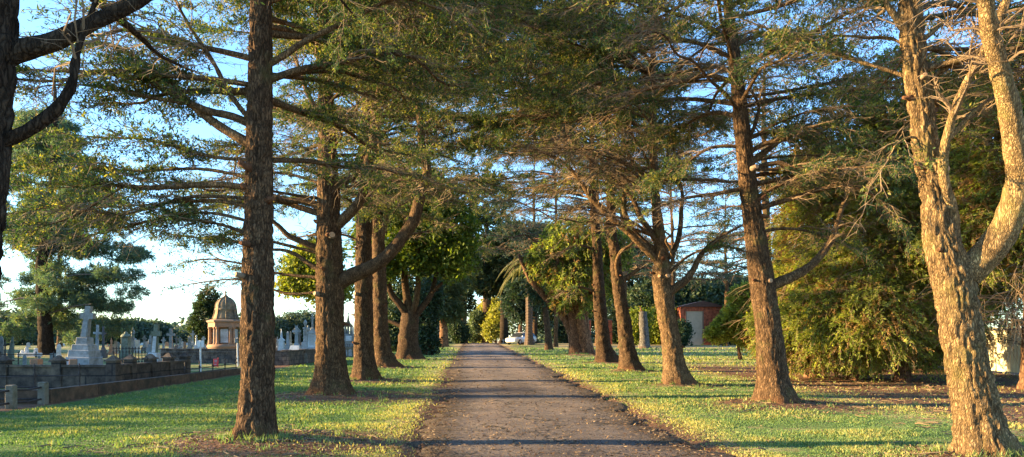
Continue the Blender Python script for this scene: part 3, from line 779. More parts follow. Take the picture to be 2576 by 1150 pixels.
hero('cedar_tree', 'third cedar on the left, slimmer trunk standing just right of the sawn stub tree', 'tree', 960,
     [(918, 965, 62), (915, 900, 50), (915, 800, 46), (916, 600, 42), (919, 500, 36), (922, 400, 30), (924, 200, 22), (926, 20, 16)],
     [([(925, 466), (976, 446), (1019, 417), (1045, 384), (1060, 350), (1090, 300), (1130, 270)], 17, 6, .1, .4, .4),
      ([(922, 400), (975, 392), (1020, 385), (1080, 370), (1150, 370)], 10, 4, .2, .4, .4),
      ([(925, 200), (1000, 165), (1100, 170), (1210, 205)], 10, 3, .1, .95, .25),
      ([(916, 620), (890, 600), (860, 590), (800, 590), (730, 600)], 9, 4, .3, .6, .3)],
     [dict(n=44, z0=5.4, z1=15, L0=4.8, L1=2.6, up0=.2, leafy=.8, leafy_low=.35), dict(n=18, z0=8.5, z1=14, L0=6.8, L1=6, up0=.22, leafy=.68, azr=(-.7, .6))],
     'bark', 'cedar', scaled(CED, 1.45), 56, .026, stubs=((898, 742, 9, -2.2, .10),), ztop=18, group=LG, twig='twig_dry')

hero('cedar_tree', 'fourth cedar on the left, forked trunk partly behind the slimmer third one', 'tree', 926,
     [(970, 930, 56), (962, 880, 42), (957, 800, 37), (954, 680, 34), (950, 560, 30), (944, 450, 24), (940, 250, 18), (938, 80, 12)],
     [([(952, 650), (960, 591), (970, 558), (966, 509), (960, 443), (956, 377), (950, 250), (960, 150)], 20, 7, -.05, .4, .5),
      ([(966, 560), (973, 535), (996, 522), (1025, 505), (1052, 486), (1091, 481), (1150, 470)], 13, 4, .1, .3, .4),
      ([(960, 640), (1000, 600), (1060, 585), (1120, 575)], 9, 4, .1, .3, .4)],
     [dict(n=16, z0=10, z1=17, L0=8, L1=7, up0=.2, leafy=.68, azr=(-.6, .6)), dict(n=54, z0=6.8, z1=17, L0=5.6, L1=2.8, up0=.18, leafy=.8, leafy_low=.25)],
     'bark', 'cedar', scaled(CED, 1.9), 32, .04, ztop=20, group=LG, twig='twig_dry')

# ---- right row -----------------------------------------------------
RG = 'cedars lining the right side of the road'
hero('cedar_tree', 'big pale sunlit cedar at the far right with a forked trunk leaning left', 'tree', 1160,
     [(2482, 1172, 140), (2466, 1090, 110), (2446, 980, 98), (2428, 900, 94), (2410, 780, 92), (2394, 690, 94), (2368, 600, 80), (2354, 500, 66), (2335, 400, 62), (2320, 300, 58), (2305, 180, 54), (2292, 60, 50), (2285, -120, 44), (2275, -350, 36)],
     [([(2430, 690), (2490, 630), (2530, 570), (2556, 500), (2566, 440), (2556, 380), (2538, 270), (2518, 190), (2486, 55), (2475, -60), (2468, -200)], 84, 24, -.30, .35, .6),
      ([(2404, 640), (2400, 580), (2395, 530), (2380, 480), (2372, 430), (2378, 370), (2395, 300), (2425, 220), (2465, 150), (2520, 30), (2560, -60)], 32, 14, -.2, .6, .5),
      ([(2330, 300), (2338, 245), (2352, 191), (2406, 159), (2461, 126), (2540, 90)], 18, 7, -.1, .7, .4),
      ([(2345, 395), (2401, 334), (2445, 284), (2488, 252), (2538, 224), (2590, 200)], 15, 6, .1, .6, .3),
      ([(2300, 120), (2275, 77), (2242, 27), (2205, -10), (2120, -70)], 26, 10, .1, .5, .4),
      ([(2305, 150), (2250, 100), (2190, 95), (2110, 90), (2020, 110)], 12, 4, .35, .8, .3),
      ([(2300, 110), (2335, 90), (2368, 60), (2423, 38), (2472, 27)], 14, 7, .1, .5, .4),
      ([(2305, 200), (2180, 160), (2080, 130), (2000, 100), (1900, 60)], 12, 4, .3, .8, .3),
      ([(2335, 360), (2297, 345), (2258, 362), (2235, 400)], 10, 4, -.2, .2, .5)],
     [dict(n=32, z0=5.0, z1=11, L0=4.0, L1=1.8, up0=.25, leafy=.68, azr=(.3, 3.3)), dict(n=7, z0=3.8, z1=5.4, L0=2.2, L1=2.2, up0=.1, leafy=.5, azr=(-.6, 1.6))],
     'bark_light', 'cedar', scaled(CED, .95), 96, .03, stubs=((2345, 440, 18, -1.3, .07), (2310, 205, 10, -1.7, .08)), ztop=13, group=RG, twig='twig_dry')

hero('cedar_tree', 'second cedar on the right, sunlit trunk leaning left with an upswept right limb', 'tree', 1020,
     [(1955, 1028, 96), (1946, 960, 74), (1940, 900, 70), (1932, 820, 63), (1914, 693, 61), (1897, 566, 50), (1882, 460, 44), (1870, 355, 39), (1856, 219, 33), (1842, 100, 28), (1830, 0, 24), (1815, -140, 19)],
     [([(1918, 728), (1955, 712), (2000, 693), (2040, 668), (2070, 635), (2095, 596), (2110, 550), (2125, 500)], 30, 9, -.1, .15, .6),
      ([(1880, 430), (1925, 415), (1958, 410), (2002, 421), (2067, 402), (2122, 405), (2171, 394), (2230, 410)], 15, 5, -.25, .55, .3),
      ([(1874, 392), (1925, 361), (1974, 350), (2024, 323), (2089, 317), (2150, 330)], 14, 5, -.3, .55, .3),
      ([(1880, 415), (1931, 377), (1969, 345), (2005, 315)], 20, 9, .4, .3, .4),
      ([(1886, 466), (1980, 448), (2051, 437), (2133, 416), (2200, 420)], 13, 5, .1, .55, .3),
      ([(1892, 528), (1980, 503), (2067, 476), (2122, 465), (2177, 481), (2220, 509), (2259, 558)], 15, 5, -.2, .55, .25),
      ([(1885, 470), (1805, 487), (1728, 498), (1660, 520)], 13, 5, -.05, .65, .2),
      ([(1874, 368), (1788, 372), (1717, 416), (1650, 440)], 11, 4, .1, .55, .3),
      ([(1868, 360), (1890, 335), (1903, 301), (1909, 268), (1892, 230)], 14, 7, -.1, .3, .4),
      ([(1900, 585), (1980, 575), (2060, 590), (2130, 620)], 10, 4, .3, .55, .4),
      ([(1855, 210), (1780, 190), (1700, 210), (1600, 230), (1500, 250)], 14, 5, .15, .85, .25),
      ([(1850, 150), (1760, 110), (1650, 90), (1540, 60)], 14, 5, .0, .85, .25),
      ([(1850, 170), (1950, 130), (2060, 120), (2160, 150)], 12, 5, .1, .8, .25)],
     [dict(n=50, z0=5.8, z1=14, L0=4.6, L1=2.2, up0=.22, leafy=.85), dict(n=8, z0=4.4, z1=6.0, L0=3, L1=3, up0=.1, leafy=.5, azr=(-.8, .9))],
     'bark', 'cedar', scaled(CED, 1.1), 76, .022, stubs=((1925, 716, 11, -1.3, .05), (1896, 430, 12, -1.2, .14)), ztop=17, group=RG, twig='twig_dry')

hero('cedar_tree', 'third cedar on the right, candelabra of limbs spreading from a short trunk', 'tree', 970,
     [(1706, 976, 70), (1696, 920, 54), (1688, 860, 50), (1676, 790, 46), (1668, 738, 44), (1664, 690, 46), (1665, 650, 38), (1660, 600, 30), (1652, 535, 24), (1646, 450, 20), (1645, 377, 17), (1643, 200, 13)],
     [([(1664, 668), (1612, 614), (1570, 574), (1537, 548), (1507, 518), (1487, 499), (1471, 472), (1448, 440), (1422, 413), (1382, 390), (1330, 370)], 22, 6, -.1, .25, .4),
      ([(1662, 640), (1616, 607), (1586, 571), (1570, 528), (1570, 489), (1565, 430), (1550, 360)], 20, 7, .2, .3, .4),
      ([(1665, 630), (1635, 581), (1612, 548), (1599, 515), (1576, 479), (1547, 450), (1514, 427), (1488, 404), (1461, 377), (1420, 340)], 17, 6, -.05, .3, .4),
      ([(1672, 745), (1691, 730), (1724, 706), (1744, 679), (1760, 646), (1783, 620), (1816, 594), (1865, 568)], 24, 6, .1, .5, .5),
      ([(1670, 660), (1694, 633), (1711, 574), (1714, 525), (1717, 502), (1707, 443), (1698, 394), (1690, 320)], 15, 6, .1, .3, .5),
      ([(1648, 485), (1616, 443), (1589, 404), (1576, 377), (1560, 300)], 11, 5, .1, .5, .4),
      ([(1648, 480), (1668, 433), (1681, 377), (1690, 280)], 11, 5, .1, .5, .4),
      ([(1672, 690), (1691, 656), (1685, 624), (1675, 604), (1691, 588), (1692, 550)], 9, 4, -.3, .2, .6),
      ([(1668, 700), (1740, 640), (1820, 620), (1900, 640)], 9, 4, .4, .7, .3),
      ([(1644, 260), (1560, 195), (1460, 155), (1360, 125), (1275, 125)], 12, 4, .1, 1.0, .25),
      ([(1644, 330), (1560, 300), (1450, 290), (1350, 300), (1270, 330)], 11, 4, .1, .9, .3)],
     [dict(n=18, z0=8, z1=13.5, L0=6.5, L1=5.5, up0=.22, leafy=.68, azr=(2.5, 3.9)), dict(n=46, z0=6.2, z1=15, L0=4.8, L1=2.4, up0=.22, leafy=.8, leafy_low=.3), dict(n=12, z0=4.2, z1=6.5, L0=4, L1=4, up0=.25, leafy=.08, azr=(1.8, 4.4))],
     'bark_limb', 'cedar', scaled(CED, 1.35), 60, .024, stubs=((1668, 700, 10, -1.2, .08), (1652, 700, 8, -2.0, .06)), ztop=18, group=RG, twig='twig_dry')

hero('cedar_tree', 'fourth cedar on the right, slim trunk with a crooked side stem', 'tree', 935,
     [(1586, 940, 54), (1578, 880, 40), (1568, 800, 35), (1558, 738, 31), (1550, 680, 30), (1547, 633, 27), (1538, 587, 25), (1537, 522, 22), (1534, 427, 18), (1530, 300, 14), (1528, 150, 10)],
     [([(1556, 740), (1553, 690), (1552, 656), (1562, 633), (1589, 614), (1600, 585)], 14, 6, -.2, .1, .6),
      ([(1548, 720), (1570, 705), (1588, 690), (1606, 676)], 15, 11, .2, 0, .9),
      ([(1530, 250), (1450, 220), (1370, 225), (1290, 245)], 9, 3, .1, .95, .25)],
     [dict(n=16, z0=9, z1=15.5, L0=6.8, L1=6, up0=.2, leafy=.68, azr=(2.6, 3.8)), dict(n=54, z0=6.4, z1=16, L0=4.6, L1=2.4, up0=.2, leafy=.75, leafy_low=.15)],
     'bark', 'cedar', scaled(CED, 1.6), 36, .035, ztop=19, group=RG, twig='twig_dry')

hero('cedar_tree', 'fifth cedar on the right, straight slim trunk beside the clustered multi trunk tree', 'tree', 914,
     [(1526, 919, 56), (1518, 870, 38), (1512, 800, 32), (1507, 738, 29), (1504, 666, 26), (1501, 607, 23), (1494, 535, 19), (1490, 420, 15), (1488, 250, 11)],
     [([(1503, 640), (1480, 622), (1455, 618), (1400, 640)], 9, 4, -.1, .1, .3), ([(1507, 735), (1480, 728), (1460, 722), (1420, 735)], 8, 4, -.1, .1, .3)],
     [dict(n=16, z0=10, z1=18, L0=7.5, L1=6.5, up0=.2, leafy=.68, azr=(2.6, 3.7)), dict(n=54, z0=7.4, z1=18, L0=5.2, L1=2.6, up0=.18, leafy=.75, leafy_low=.2)],
     'bark', 'cedar', scaled(CED, 1.85), 32, .04, ztop=21, group=RG, twig='twig_dry')

# ------------------------------------------------------------------ leafy crowns made of sprays (cypress, pine, broadleaf, shrubs)
def cloud(blobs, nclump, mleaf, lL, lW, kind='spray', shell=.55, spray=.45, down=0.0, gap=.42, gs=.9, up=.25, twig=.008, tone=.45, dry=0.):
    """leaf clumps spread through ellipsoids; blobs = (cx,cy,cz,rx,ry,rz)"""
    Bb = np.array(blobs, float); vol = Bb[:, 3] * Bb[:, 4] + Bb[:, 4] * Bb[:, 5] + Bb[:, 3] * Bb[:, 5]; pr = vol / vol.sum()
    n = int(nclump * 2.2)
    b = rng.choice(len(Bb), n, p=pr)
    d = norm(rng.normal(0, 1, (n, 3))); r = rng.uniform(shell ** 3, 1, n) ** (1 / 3)
    bump_ = .8 + .45 * (fbm(d * 2.2 + Bb[b, :3] * 1.7, 2) - .3)
    C = Bb[b, :3] + d * (r * bump_)[:, None] * Bb[b, 3:]
    keep = fbm(C * gs / 1.0, 2) > gap - .12 * (r > .8)
    keep &= C[:, 2] > .1 + g0(C[:, 1])
    C, d = C[keep][:nclump], d[keep][:nclump]
    n = len(C)
    tdir = norm(d * np.array([1, 1, .6]) + rng.normal(0, .45, (n, 3)) + np.array([0, 0, up - down]))
    ln = spray * rng.uniform(.6, 1.4, n)
    q = np.linspace(0, 1, 4)[None, :, None]
    P = C[:, None] - tdir[:, None] * ln[:, None, None] * .5 + tdir[:, None] * ln[:, None, None] * q + np.array([0, 0, -1.]) * (.25 + down) * ln[:, None, None] * q ** 2
    tv = batch_tubes(P, np.full((n, 1), twig) * (1 - .6 * q[..., 0]), 3)
    f = rng.uniform(.0, 1, (n, mleaf)) ** .8; fi = np.clip((f * 3).astype(int), 0, 2); fr = (f * 3 - fi)[..., None]
    mm = np.arange(n)[:, None]
    pl = P[mm, fi] * (1 - fr) + P[mm, fi + 1] * fr
    tt = norm(P[mm, fi + 1] - P[mm, fi])
    if kind == 'spray':
        nrm = norm(np.cross(tdir, rng.normal(0, 1, (n, 3))) * .6 + np.array([0, 0, 1.]))
        sd = norm(np.cross(tt, nrm[:, None])) * np.where(rng.random((n, mleaf)) < .5, 1, -1)[..., None]
        a = rng.uniform(.4, 1.0, (n, mleaf, 1))
        dl = tt * np.cos(a) + sd * np.sin(a) + rng.normal(0, .18, tt.shape); nn = nrm[:, None] + rng.normal(0, .25, tt.shape)
        pl = pl + rng.normal(0, .02, pl.shape)
    elif kind == 'needle':
        dl = tt * .5 + rng.normal(0, .8, tt.shape); nn = rng.normal(0, 1, tt.shape)
    else:
        pl = pl + rng.normal(0, spray * .30, pl.shape); dl = rng.normal(0, 1, tt.shape) + np.array([0, 0, -.35]); nn = rng.normal(0, .8, tt.shape) + np.array([0, 0, .7])
    tn = np.clip(rng.normal(tone, .17, (n, 1)) + rng.normal(0, .14, (n, mleaf)), .26 if dry else 0, 1)
    if dry:
        dm = (rng.random(n) < dry * 1.6 * (fbm(C * 1.1 + 5, 2) > .45)) | (rng.random(n) < dry * .2)
        tn[dm] = rng.uniform(0, .12, (dm.sum(), mleaf))
    tn = tn.ravel()
    pl, dl, nn = pl.reshape(-1, 3), dl.reshape(-1, 3), nn.reshape(-1, 3)
    sc = rng.uniform(.65, 1.35, len(pl))
    lv = leaf_quads(pl, dl, nn, lL * sc, lW * sc)
    return tv, (lv[0], lv[1], tn)

def crown_cloud(parent, org, blobs, mat, twigmat='twig', name='crown', **kw):
    tv, lv = cloud(blobs, **kw)
    V = np.concatenate([tv[0], lv[0]]) - np.asarray(org); Q = np.concatenate([tv[1], lv[1] + len(tv[0])])
    mi = np.r_[np.ones(len(tv[1]), int), np.zeros(len(lv[1]), int)]; tint = np.r_[np.full(len(tv[1]), .5), lv[2]]
    return link(name, quad_mesh(name, V, Q, [M[mat], M[twigmat]], mi, tint), parent)

def place(u, Y, dx=0):
    x = X(u, Y) + dx; return np.array([x, Y, float(G(x, Y))])

def bl(org, *rel): return [(org[0] + a, org[1] + b, org[2] + c, d, e, f) for a, b, c, d, e, f in rel]

def plain_trunk(root, org, pts, R, bark='bark', sides=16, rough=.03, name='trunk', rootf=True):
    return trunk_mesh(name, np.array([org + np.array(p) for p in pts]), R, M[bark], root, sides, .15, rough, .6, rootf, org)[0]

# ---- right hand cypress hedge ---------------------------------------
HG = 'tall cypresses forming a hedge behind the right row'
hedge = [
    (2045, 26, 2.2, 8.5, 'bushy green cypress directly right of the second right cedar, lowest boughs near the soil'),
    (2150, 24.5, 2.6, 9.5, 'sunlit cypress in the hedge with drooping green boughs over the bare soil'),
    (2270, 23.5, 2.7, 10.5, 'dense cypress in the hedge just left of the big pale trunk'),
    (2415, 24.5, 2.7, 11, 'dark cypress in the hedge directly behind the big pale trunk'),
    (2590, 20.5, 2.5, 10.5, 'cypress in the hedge at the right edge of the photo with brown drooping twigs'),
    (2330, 31, 3.2, 14.0, 'taller dark cypress rising behind the hedge'),
    (2130, 33, 3.2, 13, 'tall dark cypress behind the hedge, left of the tallest one'),
]
for i, (u, Y, r, h, lab) in enumerate(hedge):
    org = place(u, Y); root = thing('cypress_tree', lab, 'tree', org, group=HG)
    plain_trunk(root, org, [(0, 0, -.2), (.05, 0, h * .3), (0, .1, h * .65), (.1, 0, h * .95)], [.22, .18, .1, .03], 'bark_red')
    near = i < 5
    rel = [(0, 0, h * .30, r, r, h * .29), (.2, 0, h * .58, r * .8, r * .8, h * .28), (0, 0, h * .83, r * .5, r * .5, h * .2), (-r * .5, -r * .5, h * .2, r * .7, r * .7, h * .16), (r * .5, -r * .5, h * .22, r * .7, r * .7, h * .18)]
    if i == 4: rel = [(0, 0, h * .55, r, r, h * .26), (.2, 0, h * .83, r * .6, r * .6, h * .2), (-r * .6, -.3, h * .42, r * .6, r * .6, h * .10)]
    if i == 2: rel = [(0, 0, h * .36, r, r, h * .27), (.2, 0, h * .62, r * .8, r * .8, h * .26), (0, 0, h * .85, r * .5, r * .5, h * .18), (-r * .6, -r * .5, h * .2, r * .7, r * .7, h * .14)]
    if i == 3: rel = [(0, 0, h * .42, r, r, h * .26), (.2, 0, h * .70, r * .8, r * .8, h * .24), (-r * .6, -r * .4, h * .22, r * .6, r * .6, h * .15)]
    crown_cloud(root, org, bl(org, *rel), 'cypress' if near else 'darkfol', 'twig_dry', nclump=7500 if near else 3200, mleaf=24 if near else 18, lL=.10 if near else .17, lW=.038 if near else .06, dry=.22 if near else 0, kind='spray', shell=.72, spray=.6, down=.15, gap=.40, gs=.8, up=.15, twig=.007, tone=.62 if near else .4)

def bough_twigs(root, org, n, r0, z0, z1, L, name='dead_twigs'):
    pts = []
    P = np.zeros((n, 5, 3)); q = np.linspace(0, 1, 5)
    az = rng.uniform(PI * .7, PI * 1.75, n); z = rng.uniform(z0, z1, n); ll = L * rng.uniform(.5, 1.3, n)
    for k in range(5):
        P[:, k, 0] = np.cos(az) * (r0 * .3 + ll * q[k]); P[:, k, 1] = np.sin(az) * (r0 * .3 + ll * q[k]); P[:, k, 2] = z + ll * (.25 * q[k] - .55 * q[k] ** 2)
    P[:, 1:] += rng.normal(0, .07, (n, 4, 3)); P += org
    V, Q = batch_tubes(P, .012 * (1 - .7 * q)[None, :] * np.ones((n, 1)), 4)
    # side twigs
    m = n * 6; k = rng.integers(0, n, m); j = rng.integers(1, 4, m); o = P[k, j]
    d = norm(norm(P[k, 4] - P[k, 0]) + rng.normal(0, .6, (m, 3)) + np.array([0, 0, -.25])); l2 = L * .35 * rng.uniform(.4, 1.3, m)
    P2 = o[:, None] + d[:, None] * l2[:, None, None] * np.linspace(0, 1, 3)[None, :, None]; P2[:, 2, 2] -= l2 * .15
    V2, Q2 = batch_tubes(P2, np.array([.006, .005, .002])[None] * np.ones((m, 1)), 3)
    me = quad_mesh(name, np.concatenate([V, V2]) - org, np.concatenate([Q, Q2 + len(V)]), [M['twig_dry']])
    return link(name, me, root)
for o in [o for o in COL.objects if o.name.startswith('cypress_tree')]:
    org = np.array(o.location)
    last = X(2590, 20.5)
    if abs(org[0] - last) < .01: bough_twigs(o, org, 60, 2.0, 1.7, 3.6, 2.4)
    elif org[1] < 28: bough_twigs(o, org, 45, 2.2, 1.0, 5.5, 2.3)

# small spruce-like bush in front of the brick shed
org = place(1858, Ysolve(905)); root = thing('young_cypress', 'small bright green cypress with a thin reddish stem left of the second right cedar', 'tree', org)
plain_trunk(root, org, [(.12, 0, -.1), (.0, 0, .6), (-.05, 0, 1.6), (0, 0, 3.4)], [.11, .08, .07, .02], 'bark_red', 12, .015)
crown_cloud(root, org, bl(org, (0.2, 0, 2.3, 1.3, 1.3, 1.2), (-.9, 0, 1.7, .9, .8, .6), (.7, 0, 1.5, 1.2, 1.0, .8), (.3, 0, 3.4, .8, .8, 1.0), (-1.3, -.1, 1.5, .6, .5, .35)), 'cypress', nclump=2600, mleaf=14, lL=.17, lW=.07, kind='spray', shell=.5, spray=.5, gap=.33, up=.35, tone=.75, dry=.03)

# ---- broadleaf tree, left row end -----------------------------------
Y5 = Ysolve(905); org = place(1030, Y5)
root = thing('broadleaf_tree', 'spreading broadleaf tree at end of left row, pale trunk dividing into limbs', 'tree', org)
def rel_px(pts, Y, org): return [tuple(at(u, v, Y) - org) for u, v in pts]
plain_trunk(root, org, [(0, 0, -.2)] + rel_px([(1028, 880), (1026, 850), (1030, 815), (1034, 790)], Y5, org), [.62, .60, .55, .53, .5], 'bark', 28, .05)
for pts, w0, w1 in (([(1030, 800), (1005, 765), (985, 740), (974, 705), (965, 660), (950, 600)], 22, 8), ([(1032, 795), (1022, 740), (1018, 690), (1022, 640), (1015, 560)], 24, 8), ([(1036, 795), (1048, 750), (1052, 700), (1050, 640), (1060, 560)], 18, 7),
                    ([(1040, 800), (1060, 775), (1082, 745), (1095, 700), (1108, 650), (1118, 580)], 20, 7), ([(1024, 830), (1004, 818), (985, 810), (972, 806)], 14, 8), ([(1075, 752), (1098, 725), (1125, 700), (1140, 650)], 11, 5)):
    trunk_mesh('limb', pxl(Y5, pts, rng.normal(0, .2)), np.linspace(w0, w1, len(pts)) / 2 / F * Y5, M['bark'], root, 12, .2, .015, 0, False, org)
crown_cloud(root, org, bl(org, (-1.2, 0, 6.8, 2.4, 2.6, 2.0), (1.6, 0, 7.2, 2.6, 2.6, 2.2), (.2, 0, 8.8, 3.0, 3.0, 1.8), (2.6, -1, 5.6, 1.4, 1.6, 1.2), (-1.6, -1, 5.2, 1.2, 1.2, 1.0), (.8, -1.2, 5.3, 1.0, 1.0, .8)), 'broad', nclump=2100, mleaf=15, lL=.22, lW=.14, kind='broad', shell=.5, spray=.6, gap=.44, gs=.6, tone=.35)

# ivy-covered stump hedge right of it
org = place(1078, Ysolve(893)); root = thing('ivy_bush', 'dark ivy covered bush beside the broadleaf trunk', 'bush', org)
plain_trunk(root, org, [(0, 0, -.1), (.05, 0, 1.5), (-.1, 0, 3.5)], [.3, .25, .12], 'bark', 12)
crown_cloud(root, org, bl(org, (0, 0, .8, .8, .8, .9), (-.1, 0, 2.4, .75, .8, 1.6), (.1, 0, 4.0, .9, .9, 1.5)), 'darkfol', nclump=900, mleaf=14, lL=.17, lW=.12, kind='broad', shell=.5, spray=.4, gap=.3, tone=.4)
org = place(985, 58); root = thing('laurel_bush', 'dark leafy shrub seen left of the broadleaf trunk', 'bush', org)
plain_trunk(root, org, [(0, 0, -.1), (0, 0, 1.5), (.1, 0, 2.6)], [.12, .1, .05], 'bark', 10)
crown_cloud(root, org, bl(org, (0, 0, 1.2, 1.5, 1.4, 1.3), (.3, 0, 2.6, 1.2, 1.2, 1.2)), 'darkfol', nclump=900, mleaf=13, lL=.19, lW=.13, kind='broad', shell=.5, spray=.5, gap=.3, tone=.55)

# golden-green leafy tree behind the left row (over the graves)
org = place(760, 62); root = thing('broadleaf_tree', 'yellow green leafy tree behind the sawn stub cedar, overhanging the graves', 'tree', org)
org2 = place(830, 62)
plain_trunk(root, org, list(map(tuple, [(X(835, 62) - org[0], 0, -.2), (X(838, 62) - org[0], 0, 2.), (X(825, 62) - org[0], 0, 4.2), (X(800, 62) - org[0], 0, 6.5)])), [.35, .3, .22, .1], 'bark', 14)
crown_cloud(root, org, bl(org, (.4, 0, 6.7, 2.3, 2., 1.9), (2.2, 0, 5.6, 2.4, 2., 1.9), (-.8, 0, 5.6, 1.2, 1.2, 1.0), (1.5, 0, 8.0, 2., 2., 1.4)), 'broad', nclump=1600, mleaf=14, lL=.28, lW=.18, kind='broad', shell=.45, spray=.7, gap=.36, gs=.5, tone=.75)

# ---- big clustered trunk tree on the right ----------------------------
Y6 = Ysolve(894); org = place(1460, Y6)
root = thing('cypress_tree', 'old cypress with several pale twisted trunks rising from one base right of the road', 'tree', org)
for pts, w0, w1 in (([(1448, 896), (1440, 845), (1420, 800), (1390, 765), (1360, 735), (1335, 705), (1318, 672), (1305, 640)], 27, 8), ([(1455, 897), (1448, 840), (1440, 790), (1425, 740), (1410, 700), (1400, 650)], 36, 10),
                    ([(1472, 897), (1462, 840), (1456, 780), (1452, 720), (1450, 660), (1450, 580)], 38, 12), ([(1482, 897), (1472, 840), (1472, 780), (1490, 735), (1510, 690), (1530, 640)], 30, 10), ([(1460, 800), (1452, 740), (1438, 690), (1430, 640)], 16, 7)):
    P_ = pxl(Y6, pts, rng.normal(0, .12)); P_[0, 2] = min(P_[0, 2], org[2] - .1) if pts[0][1] > 880 else P_[0, 2]
    trunk_mesh('trunk', P_, np.linspace(w0, w1, len(pts)) / 2 / F * Y6, M['bark_red'], root, 22, .15, .05, .5, pts[0][1] > 880, org)
crown_cloud(root, org, bl(org, (-.6, -.6, 5.0, 1.9, 1.6, 1.5), (1., -.3, 5.3, 1.8, 1.6, 1.6), (-2.4, 0, 6.3, 1.6, 1.6, 1.3), (0, 0, 7.8, 2.8, 2.5, 1.8), (1.8, 0, 7.2, 2, 2, 1.6), (-1.2, -.9, 3.9, 1., .9, .8), (.1, -.9, 3.6, .8, .8, .7)), 'cypress', nclump=2300, mleaf=13, lL=.24, lW=.09, kind='spray', shell=.5, spray=.6, down=.35, gap=.42, gs=.6, up=.0, tone=.5, dry=.12)

# ---- palm -------------------------------------------------------------
YP = Ysolve(868); org = place(1331, YP)
root = thing('palm_tree', 'date palm with a pale scaly trunk beside the white car and drooping sunlit fronds', 'tree', org)
hp = Z(660, YP) - org[2]
mbp = MB(); prof = []
for k in range(60):
    q = k / 59; prof.append(((.62 - .22 * min(1, q * 5) + .022 * ((k % 2) * 2 - 1) * (1 if q < .95 else 0)) * (1 if q < .97 else .6), -.2 + q * (hp + .2)))
mbp.lathe(prof, 18, lob=.06, nl=7).build('trunk', simple('palm_trunk', (.10, .065, .042), .9, .4, 10, .5), root)
def frond(root, org, az, el, L, droop):
    q = np.linspace(0, 1, 9)
    h = np.array([math.cos(az), math.sin(az), 0])
    P = org + np.array([0, 0, hp]) + h * (L * (math.cos(el) * q + .1 * q))[:, None] + np.array([0, 0, 1.]) * (L * (math.sin(el) * q - droop * q ** 2.2))[:, None]
    V, Q = tube_arr(P, np.linspace(.05, .012, 9), 5)
    n = 60; f = np.linspace(.08, 1, n); i = np.clip((f * 8).astype(int), 0, 7); fr = (f * 8 - i)[:, None]
    p = P[i] * (1 - fr) + P[i + 1] * fr; t = norm(P[i + 1] - P[i]); side = norm(np.cross(t, np.array([0, 0, 1.])))
    pp = np.concatenate([p, p]); dd = np.concatenate([t * .6 + side, t * .6 - side]) + np.array([0, 0, -.75])
    nn = np.concatenate([side + np.array([0, 0, 1.5]), -side + np.array([0, 0, 1.5])])
    lv = leaf_quads(pp, dd, nn, np.full(2 * n, .75) * np.r_[np.sin(f * PI * .8 + .5), np.sin(f * PI * .8 + .5)], np.full(2 * n, .10))
    Vv = np.concatenate([V, lv[0]]) - org; Qq = np.concatenate([Q, lv[1] + len(V)])
    me = quad_mesh('frond', Vv, Qq, [M['palm'], M['twig_dry']], np.r_[np.ones(len(Q), int), np.zeros(len(lv[1]), int)], rng.uniform(.2, 1, len(Qq)))
    link('frond', me, root)
for k in range(34):
    frond(root, org, k * 2.4, rng.uniform(-.3, 1.1), rng.uniform(3.0, 4.2), rng.uniform(.7, 1.25))

# ---- other background trees --------------------------------------------
def bgtree(name, label, u, Y, trunk_h, tr, blobs, mat, bark='bark', n=1400, lL=.3, lW=.11, kind='spray', group=None, lean=0, **kw):
    org = place(u, Y); root = thing(name, label, 'tree', org, group=group)
    plain_trunk(root, org, [(0, 0, -.2), (lean * .3, 0, trunk_h * .4), (lean * .7, 0, trunk_h * .75), (lean, 0, trunk_h)], [tr, tr * .85, tr * .65, tr * .25], bark, 14, .04)
    pars = dict(nclump=n, mleaf=13, lL=lL, lW=lW, kind=kind, shell=.5, spray=.8, gap=.38, gs=.45, up=.1); pars.update(kw)
    crown_cloud(root, org, bl(org, *blobs), mat, **pars)
    return root
bgtree('juniper_tree', 'pale green juniper with a short sunlit trunk left of the road crest', 1116, Ysolve(872), 5, .48, [(0, 0, 5.2, 2.3, 2, 2.2), (1.2, 0, 7.6, 2.2, 2, 2.0), (-.8, 0, 3.8, 1.4, 1.4, .9), (.9, 0, 3.5, 1.5, 1.5, .9), (2.6, 0, 9., 1.4, 1.4, 1.4)], 'mint', 'bark_red', 1500, .30, .13, tone=.5)
bgtree('juniper_tree', 'blue green juniper behind the palm trunk with dark stem in front of the white car', 1309, Ysolve(866.5), 4.5, .28, [(-.4, 0, 5.0, 2.0, 1.8, 1.9), (1.3, 0, 5.6, 1.6, 1.6, 1.8), (-.2, 0, 6.8, 1.6, 1.6, 1.3), (.4, 0, 3.6, 1.3, 1.3, .9)], 'cedar_blue', 'bark_red', 1500, .30, .12)
bgtree('juniper_tree', 'dark leaning juniper with a black shaded stem between palm and clustered trunks', 1381, Ysolve(880), 5, .34, [(-.6, 0, 5.4, 1.6, 1.5, 1.6), (.8, 0, 5.8, 1.5, 1.5, 1.7), (-.2, 0, 7.4, 1.8, 1.8, 1.4)], 'darkfol', 'bark', 1000, .28, .11, lean=-.5)
